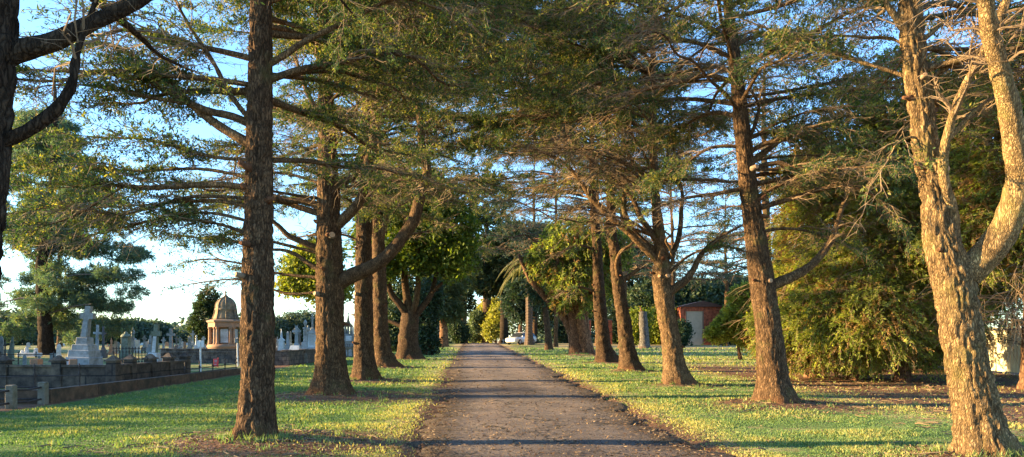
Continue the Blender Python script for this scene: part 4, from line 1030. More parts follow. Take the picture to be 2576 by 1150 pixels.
# dark trees overarching the road crest
AG = 'dark trees closing over the far end of the road'
bgtree('dark_conifer', 'dark conifer arching over the road crest, trunk right of the road end', 1268, 99, 13, .6, [(-1.5, 0, 11, 5, 4, 3.6), (2, 0, 13, 5, 4, 4), (-4.5, -2, 8.6, 2.6, 2.6, 1.8), (1.5, 0, 7.5, 2.6, 2.4, 1.6)], 'darkfol', 'bark_dark', 2200, .42, .2, group=AG, gap=.3)
bgtree('dark_conifer', 'dark conifer arching over the road crest, left of the road end', 1165, 104, 13, .6, [(1, 0, 11.4, 4.6, 4, 3.5), (3.5, -1, 8.2, 2.2, 2.2, 1.8), (-1, 0, 6, 3, 3, 2.4), (-2, 0, 14, 4, 4, 3)], 'darkfol', 'bark_red', 2000, .42, .2, group=AG, gap=.3)
bgtree('dark_conifer', 'very tall dark conifer filling the gap above the far road', 1225, 118, 20, .8, [(0, 0, 17, 6, 5, 5), (-5, 0, 14, 4.5, 4, 4), (5.5, 0, 15, 5, 4, 5), (0, 0, 24, 4.5, 4, 5)], 'darkfol', 'bark', 2600, .5, .22, group=AG, gap=.36)
bgtree('shrub', 'dark clipped shrub on the left at the road crest', 1158, 97, 1.5, .15, [(0, 0, 1.3, 1.1, 1.1, 1.4), (-.4, 0, 2.2, .9, .9, 1.1)], 'darkfol', 'bark', 500, .3, .16, kind='broad', gap=.25)
for u, Y, s, lab in ((1205, 128, 1.0, 'sunlit golden bush glowing beyond the road crest, left one'), (1228, 122, 1.1, 'sunlit golden tree glowing beyond the road crest, middle one'), (1248, 116, .9, 'sunlit golden bush with bare leaning stems right of the road crest')):
    bgtree('bush', lab, u, Y, 3.5, .16, [(0, 0, 3.4 * s, 2.2 * s, 1.6, 2.0 * s), (.6, 0, 5.6 * s, 1.8 * s, 1.6, 1.8 * s), (-.6, 0, 2, 1.5, 1.3, 1.2)], 'gold', 'bark_red', 800, .34, .22, kind='broad', gap=.36, tone=.55)
for u, Y, h, r, lab in ((1560, 118, 19, 8, 'dark rounded tree far behind the fourth right cedar'), (1690, 112, 11, 6, 'dark rounded tree far behind the candelabra tree'), (1795, 120, 13, 6.5, 'dark rounded tree rising behind the brick shed roof'), (1455, 125, 22, 8, 'dark rounded tree far behind the clustered trunks'), (1900, 105, 11, 6, 'dark rounded tree far behind the second right cedar'), (1075, 136, 22, 8, 'dark rounded tree far behind the broadleaf trunk'), (985, 138, 12, 5, 'dark rounded tree far behind the fourth left cedar'), (1330, 128, 24, 8, 'dark rounded tree far behind the palm')):
    bgtree('far_tree', lab, u, Y, h * .5, .3, [(0, 0, h * .42, r, r * .8, h * .42), (r * .5, 0, h * .62, r * .7, r * .7, h * .34), (-r * .5, 0, h * .58, r * .75, r * .7, h * .34)], 'darkfol', 'bark', 1700, .5, .28, kind='broad', gap=.25, tone=.5)
bgtree('bush', 'grey green bush low at the left of the glowing gap', 1190, 118, 2.5, .14, [(0, 0, 2.4, 1.6, 1.4, 1.8), (.4, 0, 4.2, 1.2, 1.2, 1.4)], 'mint', 'bark', 600, .3, .2, kind='broad', gap=.34)

# right side, behind the row
BG_R = 'tall conifers behind the right row'
CB = scaled(CED, 3.2, n3=8, nleaf=7, len2=1.9)
def bgcedar(label, u, Y, h, r, mat, leafy=.9, n=34, z0=3.5, L0=6, L1=1.6, group=None, lowaz=None, P=None, tr=.5, up0=.12):
    org = place(u, Y); root = thing('cedar_tree', label, 'tree', org, group=group)
    pts = np.array([org + np.array(p) for p in ((0, 0, -.2), (.1, 0, h * .35), (-.1, 0, h * .7), (0, 0, h))])
    o, C, s, r_ = trunk_mesh('trunk', pts, [tr * .75, tr * .55, tr * .28, .03], M['bark'], root, 14, .3, .04, .5, True, org)
    al = auto_limbs(C, int(n * 1.35), org[2] + z0, org[2] + h * .97, L0, L1, up0, leafy, None, None, .09)
    V_, Q_, n0 = [], [], 0
    for pts_, r0, r1, lf, t0 in al:
        c, s_, L_ = resample(pts_, .5); v_, q_ = tube_arr(c, np.linspace(r0, .03, len(c)), 5); V_.append(v_); Q_.append(q_ + n0); n0 += len(v_)
    me = quad_mesh('branchwork', np.concatenate(V_) - org, np.concatenate(Q_), [M['bark_grey']]); link('branchwork', me, root)
    a2, a3, lv = limb_grow(al, P or CB); crown_mesh(root, a2, a3, lv, M[mat], M['twig'], org)
    return root
bgcedar('blue green cedar behind the candelabra tree, horizontal layered boughs', 1690, 62, 20, .5, 'cedar_blue', z0=5.2, L0=7, group=BG_R, tr=.3)
bgcedar('blue green cedar with a grey forked trunk arching over the brick shed', 1826, 80, 17, .6, 'cedar_blue', z0=5.4, L0=8, group=BG_R, tr=.4)
bgcedar('dark layered conifer behind the fourth and fifth right cedars', 1566, 68, 22, .5, 'cedar_blue', z0=6, L0=6.5, group=BG_R)
bgcedar('dark conifer high behind the clustered trunk tree', 1505, 82, 26, .5, 'cedar', z0=8, L0=7, group=BG_R)
bgcedar('tall dark conifer behind the palm', 1345, 100, 28, .5, 'cedar', z0=9, L0=8, group=BG_R)
bgcedar('pale hazy conifer high above the right hedge', 1925, 48, 21, .4, 'cedar_blue', z0=6, L0=5.5, group=BG_R)
bgcedar('dark conifer far behind the left row near the crest', 1075, 92, 24, .5, 'cedar', z0=8, L0=8, group='conifers behind the left row')
bgcedar('very tall layered cedar left of the far road closing the gap overhead', 1078, 70, 27, .5, 'cedar', z0=8.5, L0=9, n=46, group='conifers behind the left row', tr=.3)
bgcedar('very tall layered cedar right of the far road closing the gap overhead', 1398, 75, 28, .5, 'cedar_blue', z0=9, L0=9, n=48, group=BG_R, tr=.3)
bgcedar('conifer behind the left row above the leafy yellow tree', 940, 74, 21, .5, 'cedar', z0=8.5, L0=6.5, group='conifers behind the left row')
for u, Y, s, lab, mat in ((1560, 92, 1.0, 'dark broadleaf mass behind the fifth right cedar', 'darkfol'), (1660, 88, .9, 'bright green bush behind the third right cedar trunk', 'broad'), (1600, 84, .8, 'bright green bush left of the grey dead trunk', 'broad'),
                          (1430, 100, 1.0, 'dark broadleaf mass behind the clustered trunk tree', 'darkfol'), (1706, 80, .5, 'dark shrub left of the brick shed door', 'darkfol'), (1858, 84, 1.2, 'dark evergreen right of the brick shed', 'darkfol')):
    bgtree('evergreen_bush', lab, u, Y, 3 * s, .2, [(0, 0, 2.0 * s, 1.9 * s, 1.5, 1.8 * s), (.3, 0, 3.8 * s, 1.6 * s, 1.4, 1.5 * s), (-.8 * s, 0, 1.4 * s, 1.2 * s, 1, 1.2 * s)], mat, 'bark', 800, .28, .18, kind='broad', gap=.3, tone=.6 if mat == 'broad' else .4)
# grey dead trunk
Yd = Ysolve(876); org = place(1621, Yd)
root = thing('dead_tree', 'blue grey dead trunk broken off short behind the third right cedar', 'tree', org)
plain_trunk(root, org, [(0, 0, -.1), (-.02, 0, 1.2), (-.1, 0, 2.4), (-.14, 0, 3.45)], [.46, .42, .40, .34], 'bark_grey', 20, .05)
MB().tube([(-.1, 0, 3.1), (-.3, -.05, 3.6), (-.42, 0, 3.95)], [.12, .08, .03], 8).build('broken_branch', M['bark_grey'], root, smooth=True)

# ---- left background -----------------------------------------------------
org = place(116, 50); root = thing('pine_tree', 'large pine with a dark thick trunk standing among the graves at far left', 'tree', org)
plain_trunk(root, org, [(0, 0, -.2), (-.1, 0, 2.5), (-.3, 0, 6), (.3, 0, 10), (.6, 0, 15), (.6, 0, 19)], [.5, .42, .36, .3, .2, .05], 'bark_dark', 22, .05)
for pts, w0, w1 in (([(120, 730), (160, 700), (230, 690), (300, 700), (360, 690)], 5, 2), ([(112, 680), (70, 640), (30, 620)], 8, 4), ([(120, 640), (180, 600), (240, 590), (300, 560)], 8, 4), ([(112, 760), (60, 750), (10, 760)], 7, 3), ([(122, 790), (150, 780), (190, 770), (230, 765)], 6, 3)):
    trunk_mesh('limb', pxl(50, pts, rng.normal(0, .3)), np.linspace(w0, w1, len(pts)) / 2 / F * 50, M['bark_grey'], root, 8, .3, .01, 0, False, org)
def B5(u, v, ru, rv, Y=50, d=0): 
    c = at(u, v, Y + d); return (c[0], c[1], c[2], ru / F * Y, ru / F * Y, rv / F * Y)
pb = [B5(300, 690, 60, 22), B5(345, 640, 40, 20), B5(330, 735, 45, 18), B5(250, 615, 55, 24, d=1), B5(280, 765, 40, 20, d=1)]
for k in range(88):
    v_ = rng.uniform(300, 850); hw = 170 if v_ > 450 else 110
    u_ = 125 + rng.uniform(-1, 1) * hw * rng.uniform(.5, 1.15); r_ = rng.uniform(22, 50)
    pb.append(B5(u_, v_, r_ * 1.25, r_ * rng.uniform(.45, .75), d=rng.uniform(-1.5, 5)))
crown_cloud(root, org, pb,
            'pine', nclump=14000, mleaf=18, lL=.24, lW=.04, kind='needle', shell=.15, spray=.55, gap=.42, gs=.9, up=.4)
bgtree('pine_tree', 'slim hazy pine seen through the branches at upper left', 150, 75, 24, .25, [(0, 0, 14, 2.2, 2, 2.0), (-.5, 0, 17, 2.6, 2, 1.6), (.3, 0, 20, 2.0, 2, 1.8), (0, 0, 23, 1.2, 1.2, 1.6), (.5, 0, 11, 2.4, 2, 1.5)], 'pine', 'bark', 900, .4, .08, kind='needle')
bgtree('cypress_tree', 'dark rounded cypress directly behind the domed mausoleum', 515, 78, 3, .4, [(.2, 0, 2.8, 1.7, 1.7, 2.6), (.4, 0, 4.6, 1.35, 1.4, 1.7), (-.9, 0, 1.8, .8, .8, 1.8)], 'darkfol', 'bark', 1300, .26, .12, gap=.25, tone=.6)
for u, Y, r, h, lab in ((320, 95, 3.2, 3.2, 'round dark tree behind the small crosses, left one'), (385, 100, 2.6, 2.9, 'round dark tree behind the second stepped cross'), (755, 100, 3.4, 4.4, 'large round dark tree behind the pale obelisks'), (690, 96, 1.5, 3.4, 'narrow dark tree just right of the nearest left trunk'), (240, 92, 3.0, 3.4, 'round dark tree right of the large pine'), (455, 110, 1.5, 1.8, 'low far tree on the skyline left of the rounded cypress'), (20, 85, 4.0, 4.2, 'dark tree behind the graves at the left edge')):
    bgtree('far_tree', lab, u, Y, h * .5, .25, [(0, 0, h * .5, r, r, h * .55), (r * .5, 0, h * .4, r * .7, r * .7, h * .45), (-r * .5, 0, h * .35, r * .75, r * .7, h * .42)], 'hazy', 'bark', 1000, .36, .2, kind='broad', gap=.28, tone=.6)

# far wood beyond everything, one mass
bands = []
for k in range(64):
    a_ = rng.uniform(-1.25, 1.15); Rr_ = rng.uniform(170, 250); x_, y_ = math.sin(a_) * Rr_, math.cos(a_) * Rr_
    bands.append((x_, y_, float(g0(y_)) + rng.uniform(1, 4), rng.uniform(4, 9), rng.uniform(4, 9), rng.uniform(3, 8)))
tv, lv = cloud(bands, 9000, 9, 1.1, .8, kind='broad', shell=.5, spray=1.8, gap=.2, gs=.1)
me = quad_mesh('far_wood', lv[0], lv[1], [M['hazy']], None, lv[2]); tag(link('far_wood', me), 'distant belt of dark trees on the horizon beyond the cemetery', 'wood', kind='stuff')

belt = []  # shrubs added, mostly out of view, to stripe lawn and road with shade
for k in range(88):
    y_ = 1 + 62 * rng.random() ** 1.4; x_ = min(-23.5, -.69 * y_ - 2.2) - rng.uniform(0, 5)
    if 43 < y_ < 50: continue
    tp = rng.uniform(1.4, 5.6); r_ = rng.uniform(1.2, 2.6)
    belt.append((x_, y_, float(g0(y_)) + tp * .5, r_, r_, tp * .5))
tv, lv = cloud(belt, 14000, 13, .22, .12, kind='broad', shell=.3, spray=.6, gap=.3, gs=.4)
me = quad_mesh('added_shade_belt', lv[0], lv[1], [M['darkfol']], None, lv[2]); tag(link('added_shade_belt', me), 'added belt of shrubs and low trees, mostly out of view at left, shading lawn and road', 'added shrubbery', kind='stuff')

# ------------------------------------------------------------------ graveyard
def stone(kind, u, vt, Y, mat, label, w=None, name=None, rz=0., tilt=0., cat='gravestone', group=None):
    """one grave marker; top at pixel row vt when it stands at depth Y"""
    org = place(u, Y); H = Z(vt, Y) - org[2]
    nm = name or {'cross': 'cross_monument', 'celtic': 'celtic_cross', 'obelisk': 'obelisk', 'head': 'headstone', 'urn': 'urn_column', 'angel': 'statue_monument', 'spire': 'spire_monument', 'slab': 'headstone', 'cairn': 'cairn_monument', 'pillar': 'pillar_monument'}[kind]
    t_ = thing(nm, label, cat, org, rz, group); t_.rotation_euler = (0, tilt, rz)
    m = M[mat]; w = (w or 14) / F * Y
    b = .012
    if kind in ('cross', 'celtic'):
        ph = H * .34; MB().cbox(0, 0, -.1, w, w, ph * .45 + .1, .0, b).cbox(0, 0, ph * .45, w * .78, w * .78, ph * .3, 0, b).build('plinth', m, t_)
        MB().cbox(0, 0, ph * .75, w * .6, w * .6, ph * .25, w * .08, b).build('pedestal', m, t_)
        sw = w * .30; h2 = H - ph; aw = min(w * .95, h2 * .62) / 2; z1 = ph + h2 * .62; ar = sw * .9
        poly = [(-sw * .62, ph), (sw * .62, ph), (sw * .5, z1), (aw, z1), (aw, z1 + ar), (sw * .45, z1 + ar), (sw * .45, H), (-sw * .45, H), (-sw * .45, z1 + ar), (-aw, z1 + ar), (-aw, z1), (-sw * .5, z1)]
        MB().prism(poly, -sw * .4, sw * .4).build('cross', m, t_)
        if kind == 'celtic':
            r = aw * .72; zc = z1 + ar / 2; n = 20; mb = MB()
            mb.tube([(r * math.cos(2 * PI * k / n), 0, zc + r * math.sin(2 * PI * k / n)) for k in range(n + 1)], sw * .2, 5).build('ring', m, t_)
    elif kind == 'obelisk':
        MB().cbox(0, 0, -.1, w, w, H * .16 + .1, 0, b).cbox(0, 0, H * .16, w * .75, w * .75, H * .2, .0, b).build('plinth', m, t_)
        a_ = w * .27; MB().box(-a_, a_, -a_, a_, H * .36, H * .93, a_ * .35).box(-a_ * .65, a_ * .65, -a_ * .65, a_ * .65, H * .931, H, a_ * .6).build('shaft', m, t_)
    elif kind == 'head':
        MB().cbox(0, 0, -.1, w * 1.25, w * .5, H * .14 + .1, 0, b).build('base', m, t_)
        poly = [(-w / 2, H * .14), (w / 2, H * .14), (w / 2, H * .72)] + [(w / 2 * math.cos(a_), H * .72 + H * .28 * math.sin(a_)) for a_ in np.linspace(.2, PI - .2, 9)] + [(-w / 2, H * .72)]
        MB().prism(poly, -w * .12, w * .12).build('slab', m, t_)
    elif kind == 'slab':
        MB().cbox(0, 0, -.1, w * 1.15, w * .5, H * .18 + .1, 0, b).build('base', m, t_)
        MB().cbox(0, 0, H * .18, w, w * .2, H * .82, .01, b).build('slab', m, t_)
    elif kind == 'urn':
        MB().cbox(0, 0, -.1, w * 1.2, w * 1.2, H * .18 + .1, 0, b).cbox(0, 0, H * .18, w, w, H * .18, w * .06, b).build('plinth', m, t_)
        MB().lathe([(w * .36, H * .36), (w * .3, H * .4), (w * .25, H * .72), (w * .34, H * .75), (w * .34, H * .78)], 14).build('column', m, t_, smooth=True)
        MB().lathe([(w * .12, H * .78), (w * .1, H * .82), (w * .26, H * .9), (w * .27, H * .93), (w * .16, H * .95), (w * .1, H * .98), (.01, H)], 14).build('urn', m, t_, smooth=True)
    elif kind == 'angel':
        MB().cbox(0, 0, -.1, w * 1.1, w * 1.1, H * .2 + .1, 0, b).cbox(0, 0, H * .2, w * .8, w * .8, H * .35, w * .05, b).build('pedestal', m, t_)
        MB().lathe([(w * .3, H * .55), (w * .22, H * .65), (w * .18, H * .76), (w * .24, H * .86), (w * .08, H * .9), (w * .11, H * .94), (w * .1, H * .98), (.01, H)], 12).box(-w * .3, w * .3, w * .02, w * .1, H * .72, H * .88, w * .1, 0).build('figure', m, t_, smooth=True)
    elif kind == 'spire':
        MB().cbox(0, 0, -.1, w * 1.1, w * 1.1, H * .12 + .1, 0, b).cbox(0, 0, H * .12, w * .85, w * .85, H * .38, .02, b).build('pedestal', m, t_)
        MB().prism([(-w * .5, H * .5), (w * .5, H * .5), (w * .5, H * .53), (0, H * .64), (-w * .5, H * .53)], -w * .45, w * .45).build('gable', m, t_)
        MB().lathe([(w * .22, H * .56), (w * .2, H * .7), (w * .05, H * .96), (.01, H)], 8).build('spire', m, t_)
    elif kind == 'cairn':
        mb = MB()
        for k in range(5):
            q = k / 5; ww = w * (1 - .55 * q); mb.cbox(rng.normal(0, .03) * w, 0, H * .17 * k - (.1 if k == 0 else 0), ww, ww * .8, H * .172 + (.1 if k == 0 else 0), w * .05, .03)
        mb.build('stones', m, t_)
        sw = w * .16; MB().prism([(-sw, H * .85), (sw, H * .85), (sw, H), (-sw, H)], -sw * .6, sw * .6).build('cap', m, t_)
    elif kind == 'pillar':
        MB().cbox(0, 0, -.1, w * 1.2, w * 1.2, H * .2 + .1, 0, b).build('plinth', m, t_)
        MB().cbox(0, 0, H * .2, w * .9, w * .9, H * .6, w * .03, b).build('shaft', m, t_)
        MB().lathe([(w * .62, H * .8), (w * .62, H * .84), (w * .45, H * .9), (w * .2, H * .93), (w * .22, H * .97), (.01, H)], 16).build('cap', m, t_, smooth=True)
    return t_

# the two stepped crosses
def stepped_cross(label, uc, Y, steps, shaft, mat_front, name='cross_monument', tilt=.07, lean=0.):
    """steps: (left px, right px of the front face, v top, v bottom); front face stands at depth Y"""
    xc = X(uc, Y); 
    W0 = (steps[-1][1] - steps[-1][0]) / F * Y
    org = np.array([X((steps[-1][0] + steps[-1][1]) / 2, Y), Y + W0 / 2, float(G(xc, Y))])
    t_ = thing(name, label, 'cross monument', org); t_.rotation_euler = (0, tilt, 0)
    z_low = None
    for (l, r, vt, vb) in steps:
        w = (r - l) / F * Y; z1 = Z(vt, Y) - org[2]; z0 = Z(vb, Y) - org[2]
        MB().cbox(0, 0, z0, w, w, z1 - z0, .012, .014).build('step', M[mat_front], t_)
    vt, vtop, wpx, arm_v0, arm_v1, arm_px = shaft
    z0 = Z(vt, Y) - org[2]; z1 = Z(vtop, Y) - org[2]; s = wpx / F * Y / 2; a0 = Z(arm_v0, Y) - org[2]; a1 = Z(arm_v1, Y) - org[2]; aw = arm_px / F * Y / 2
    cr = MB().prism([(-s * 1.15, z0), (s * 1.15, z0), (s * .9, a0), (aw, a0), (aw, a1), (s * .85, a1), (s * .85, z1), (-s * .85, z1), (-s * .85, a1), (-aw, a1), (-aw, a0), (-s * .9, a0)], -s * .85, s * .85)
    cr.v = [(x + (z - z0) * lean, y, z) for x, y, z in cr.v]
    cr.build('cross', M['stone_grey'] if mat_front == 'stone_pale' else M['stone_moss'], t_)
    ip = MB().box(-s * .75, s * .75, -s * 1.0, -s * .852, z0 + .03, a0 - .02, s * .05, 0); ip.v = [(x + (z - z0) * lean, y, z) for x, y, z in ip.v]; ip.build('inscription_panel', M[mat_front], t_)
    return t_
YA = 22.6
gzA = float(g0(YA))
stepped_cross('tall weathered cross leaning right on a pale four step plinth behind the block wall', 187, YA,
              [(190, 221, 849, 868), (178, 222, 867, 882), (166, 221, 881, 900), (155, 219, 899, 922), (148, 226, 921, 948)], (850, 768, 16, 801, 786, 34), 'stone_pale', tilt=.035, lean=.10)
stepped_cross('smaller mossy cross on a white three step base right of the tall leaning cross', 372, 25.2,
              [(371, 394, 888, 900), (360, 396, 899, 914), (348, 397, 913, 930), (344, 402, 929, 942)], (889, 815, 12, 845, 833, 24), 'stone_white', tilt=.02, lean=.07)

# block wall plot round the two crosses
def wall_plot(label, name, x0, x1, y0, y1, h, hp, mat, npx, npy, pw=.3, th=.2, sides='FR', cat='grave wall', cap=True, lowmat=None):
    g_ = float(g0((y0 + y1) / 2)); org = np.array([x1, y0, g_]); t_ = thing(name, label, cat, org)
    L, D = x1 - x0, y1 - y0
    m = M[mat]
    if 'F' in sides:
        MB().box(-L, 0, 0, th, -.2, h * .5).build('wall', m, t_); MB().box(-L, -.02, .02, th - .02, h * .5, h).build('wall', m, t_); MB().box(-L, .015, -.03, th + .03, h, h + .06).build('coping', m, t_)
    if 'R' in sides:
        MB().box(-th, .003, th, D, -.2, h * .5).build('wall', m, t_); MB().box(-th + .02, -.02, th, D, h * .5, h).build('wall', m, t_); MB().box(-th - .03, .03, th + .031, D, h + .001, h + .058).build('coping', m, t_)
    if 'B' in sides: MB().box(-L, -.003, D + .003, D + th, -.2, h).build('wall', m, t_)
    if 'L' in sides: MB().box(-L, -L + th, th + .003, D, -.2, h - .01).build('wall', m, t_)
    pos = [(-L * k / (npx - 1), th / 2) for k in range(npx)] if npx > 1 else []
    pos += [(-th / 2, D * k / npy) for k in range(1, npy + 1)]
    for (px, py) in pos:
        p_ = MB().cbox(px, py, -.2, pw, pw, hp + .2, .01, .012).cbox(px, py, hp, pw * 1.2, pw * 1.2, .05, 0, .01).build('post', m, t_)
        if cap: MB().box(px - pw * .45, px + pw * .45, py - pw * .45, py + pw * .45, hp + .05, hp + .17, pw * .36).build('cap', m, p_)
    return t_
wall_plot('weathered block wall with capped posts around the two stepped crosses', 'block_wall', -14.35, -11.27, 20.8, 25.7, .58, .74, 'block_wall', 3, 4)
wall_plot('low rubble wall in front of the mausoleum, farther of two', 'rubble_wall', X(412, 41), X(612, 41), 41, 46, .55, .58, 'rubble_wall', 2, 1, cap=False)
wall_plot('low rubble wall nearer the red sign, below the mausoleum', 'rubble_wall', X(405, 37), X(600, 37), 37, 39.5, .52, .45, 'rubble_wall', 2, 1, cap=False)
wall_plot('brown stone grave surround beside the lawn between the first and second left cedars', 'stone_surround', X(680, 34.5), -10.55, 34.5, 41, .62, .66, 'rubble_wall', 2, 2, cap=False)

# brown stone kerb along the lawn
def gseg(x, y0, y1, n): return [(x, y, float(g0(y))) for y in np.linspace(y0, y1, n)]
t_ = thing('grave_kerb', 'long brown stone kerb between the lawn and the near graves', 'kerb', (XL, 16.4, float(g0(16.4))))
z0_ = float(g0(16.4))
for k in range(6):
    ya, yb = 16.6 + k * 1.94, 16.6 + k * 1.94 + 1.925; zc = float(g0((ya + yb) / 2)) - z0_
    MB().box(-.22, 0, ya - 16.4, yb - 16.4, zc - .25, zc + .30 - .018 * k, .012).build('kerb_stone', M['brick_brown'], t_)
MB().box(-3.6, -.222, .2, .42, -.2, .29).build('kerb_stone', M['brick_brown'], t_)

# concrete posts with pipes
t_ = thing('pipe_fence', 'short concrete posts joined by rusty pipes at the lower left', 'fence', (XL - .08, 15.4, float(g0(15.4))))
for py in (0., 1.05, -1.25, -2.5):
    MB().cbox(0, py, -.2, .17, .17, .69, .004, .015).build('post', M['concrete'], t_)
for zz in (.36, .10):
    for y0_, y1_ in ((-1.165, -.085), (.085, .965), (-2.415, -1.335)):
        MB().tube([(0, y0_, zz + .02), (.0, (y0_ + y1_) / 2, zz - .005), (0, y1_, zz + .015)], .022, 8).build('pipe', M['iron'], t_, smooth=True)
    MB().tube([(-.085, 1.05, zz + .015), (-1.5, 1.05, zz), (-3.2, 1.05, zz + .03)], .022, 8).build('pipe', M['iron'], t_, smooth=True)

# iron railings on the kerb
def railing(label, pts, h, n_between, rails, z0s, name='iron_railing'):
    p0 = np.array([pts[0][0], pts[0][1], z0s]); t_ = thing(name, label, 'railing', p0)
    for i in range(len(pts) - 1):
        a_, b_ = np.array(pts[i]), np.array(pts[i + 1]); n = n_between
        for k in range(n + (1 if i == len(pts) - 2 else 0)):
            c = a_ + (b_ - a_) * k / n; x_, y_ = c[0] - p0[0], c[1] - p0[1]; zz = float(g0(c[1])) - z0s
            MB().lathe([(.05, zz), (.05, zz + .04), (.022, zz + .07), (.02, zz + h * .22), (.038, zz + h * .27), (.02, zz + h * .33), (.018, zz + h * .62), (.042, zz + h * .68), (.018, zz + h * .74), (.016, zz + h * .88), (.03, zz + h * .92), (.022, zz + h * .96), (.004, zz + h * 1.03)], 8, x_, y_).build('post', M['iron'], t_, smooth=True)
        for rz_ in rails:
            MB().tube([(a_[0] - p0[0], a_[1] - p0[1], float(g0(a_[1])) - z0s + h * rz_), ((a_[0] + b_[0]) / 2 - p0[0], (a_[1] + b_[1]) / 2 - p0[1], float(g0((a_[1] + b_[1]) / 2)) - z0s + h * rz_ - .012), (b_[0] - p0[0], b_[1] - p0[1], float(g0(b_[1])) - z0s + h * rz_)], .016, 6).build('rail', M['iron'], t_)
    return t_
railing('rusty iron railing with turned posts in front of the block wall', [(-14.3, 17.1), (-10.47, 17.0 + .9)], .82, 4, (.66,), float(g0(17.0)) + .0)
railing('iron railing with finials on the kerb end in front of the white post', [(-10.48, 23.7), (-10.48, 28.1)], .62, 4, (.62, .4), float(g0(23.7)) + .22)
railing('dark rusty rail fence among the graves at far left', [(X(2, 33), 33), (X(135, 33), 33)], .7, 3, (.82,), float(g0(33)))
railing('thin iron railing around a grave behind the block wall', [(X(285, 38), 38), (X(365, 38), 38)], .8, 10, (.9, .2), float(g0(38)))

# white marker posts and the red sign
for u, v, vt, lab in ((505, 940, 856, 'white marker post with two rounded blades beside the grave railing'), (598, 922, 850, 'white marker post with a grey box, touching the near cedar trunk in the view')):
    Y = Ysolve(v); org = place(u, Y); h = Z(vt, Y) - org[2]
    t_ = thing('marker_post', lab, 'post', org); t_.rotation_euler = (0, -.012, 0)
    MB().cbox(0, 0, -.2, .06, .06, h + .2, .004, .01).build('post', M['white_paint'], t_)
    if u < 550:
        for sx in (-.045, .095): MB().prism([(sx + .055 * math.cos(a_) , h - .14 + .055 * math.sin(a_) + (.08 if math.sin(a_) > 0 else -.08)) for a_ in np.linspace(0, 2 * PI, 16, endpoint=False)], -.05, -.032).build('blade', M['white_paint'], t_)
    else: MB().cbox(-.03, -.05, h - .22, .15, .06, .2, 0, .012).build('number_box', M['stone_grey'], t_)
Y = Ysolve(924); org = place(543, Y); t_ = thing('red_sign', 'small red upright sign board in front of the rubble wall', 'sign', org)
MB().cbox(0, 0, .03, .2, .025, .35, .0, .008).build('board', M['red_paint'], t_)
MB().cbox(.085, .04, -.1, .03, .03, .55, .0, .006).build('stake', M['red_paint'], t_)
for k, zz in enumerate((.30, .24, .13)): MB().box(-.07, .07 - .02 * k, -.016, -.0135, zz, zz + .022).build('lettering_line', M['stone_white'], t_)

# mausoleum --------------------------------------------------------
YM = 46.; org = place(568, YM); t_ = thing('mausoleum', 'domed sandstone mausoleum with corner columns and a white inscribed panel', 'mausoleum', org)
pxm = YM / F
def zM(v): return Z(v, YM) - org[2]
R_ = 42 * pxm
MB().lathe([(R_, -.3), (R_, zM(876)), (R_ * 1.05, zM(874)), (R_ * 1.06, zM(870)), (R_ * .99, zM(866))], 40).build('drum', M['sandstone'], t_, smooth=True)
body = 31 * pxm
FA = math.atan2(-YM, -org[0]) - .12           # one face looks (almost) at the camera
def ngon(prof, n=6):
    mb = MB(); V_ = []
    for r_, z_ in prof:
        for k in range(n): a_ = FA + 2 * PI * (k + .5) / n; V_.append((r_ * math.cos(a_), r_ * math.sin(a_), z_))
    Fs = [(i * n + k, i * n + (k + 1) % n, (i + 1) * n + (k + 1) % n, (i + 1) * n + k) for i in range(len(prof) - 1) for k in range(n)]
    Fs += [tuple(range(n - 1, -1, -1)), tuple((len(prof) - 1) * n + k for k in range(n))]
    return mb.add(V_, Fs)
ngon([(body, zM(866)), (body, zM(823))]).build('body', M['sandstone'], t_)
for k in range(6):
    for da in (-.10, .10):
        a_ = FA + 2 * PI * (k + .5) / 6 + da
        cx, cy = math.cos(a_) * 37.5 * pxm, math.sin(a_) * 37.5 * pxm
        c_ = MB().lathe([(4.6 * pxm, zM(866)), (4.6 * pxm, zM(864)), (3.7 * pxm, zM(862.5)), (3.2 * pxm, zM(832)), (3.1 * pxm, zM(829))], 12, cx, cy).build('column', M['sandstone'], t_, smooth=True)
        MB().lathe([(3.2 * pxm, zM(829)), (4.4 * pxm, zM(826.5)), (4.8 * pxm, zM(824)), (4.8 * pxm, zM(823))], 12, cx, cy).build('capital', M['sandstone'], c_, smooth=True)
ngon([(42 * pxm, zM(823)), (42 * pxm, zM(814)), (43 * pxm, zM(812.5)), (46 * pxm, zM(810)), (46 * pxm, zM(807)), (36 * pxm, zM(804))]).build('entablature', M['sandstone'], t_)
dome = [(30 * pxm, zM(804)), (29.5 * pxm, zM(800)), (26 * pxm, zM(790)), (24.5 * pxm, zM(782)), (26 * pxm, zM(780)), (26 * pxm, zM(777)), (24 * pxm, zM(775))]
for k in range(1, 11):
    a_ = PI / 2 * k / 10; dome.append((24 * pxm * math.cos(a_) + .01, zM(775) + 27 * pxm * math.sin(a_)))
d_ = MB().lathe(dome, 48).build('dome', M['sandstone_dome'], t_, smooth=True)
rb = MB()
for k in range(8):
    a_ = 2 * PI * (k + .5) / 8
    pts = [(31 * pxm, zM(805)), (30 * pxm, zM(799)), (26.8 * pxm, zM(790)), (25.6 * pxm, zM(780))] + [(24.6 * pxm * math.cos(PI / 2 * j / 8), zM(775) + 27.6 * pxm * math.sin(PI / 2 * j / 8)) for j in range(0, 8)]
    MB().tube([(r_ * math.cos(a_), r_ * math.sin(a_), z_) for r_, z_ in pts], 1.5 * pxm, 6).build('rib', M['sandstone_dome'], d_, smooth=True)
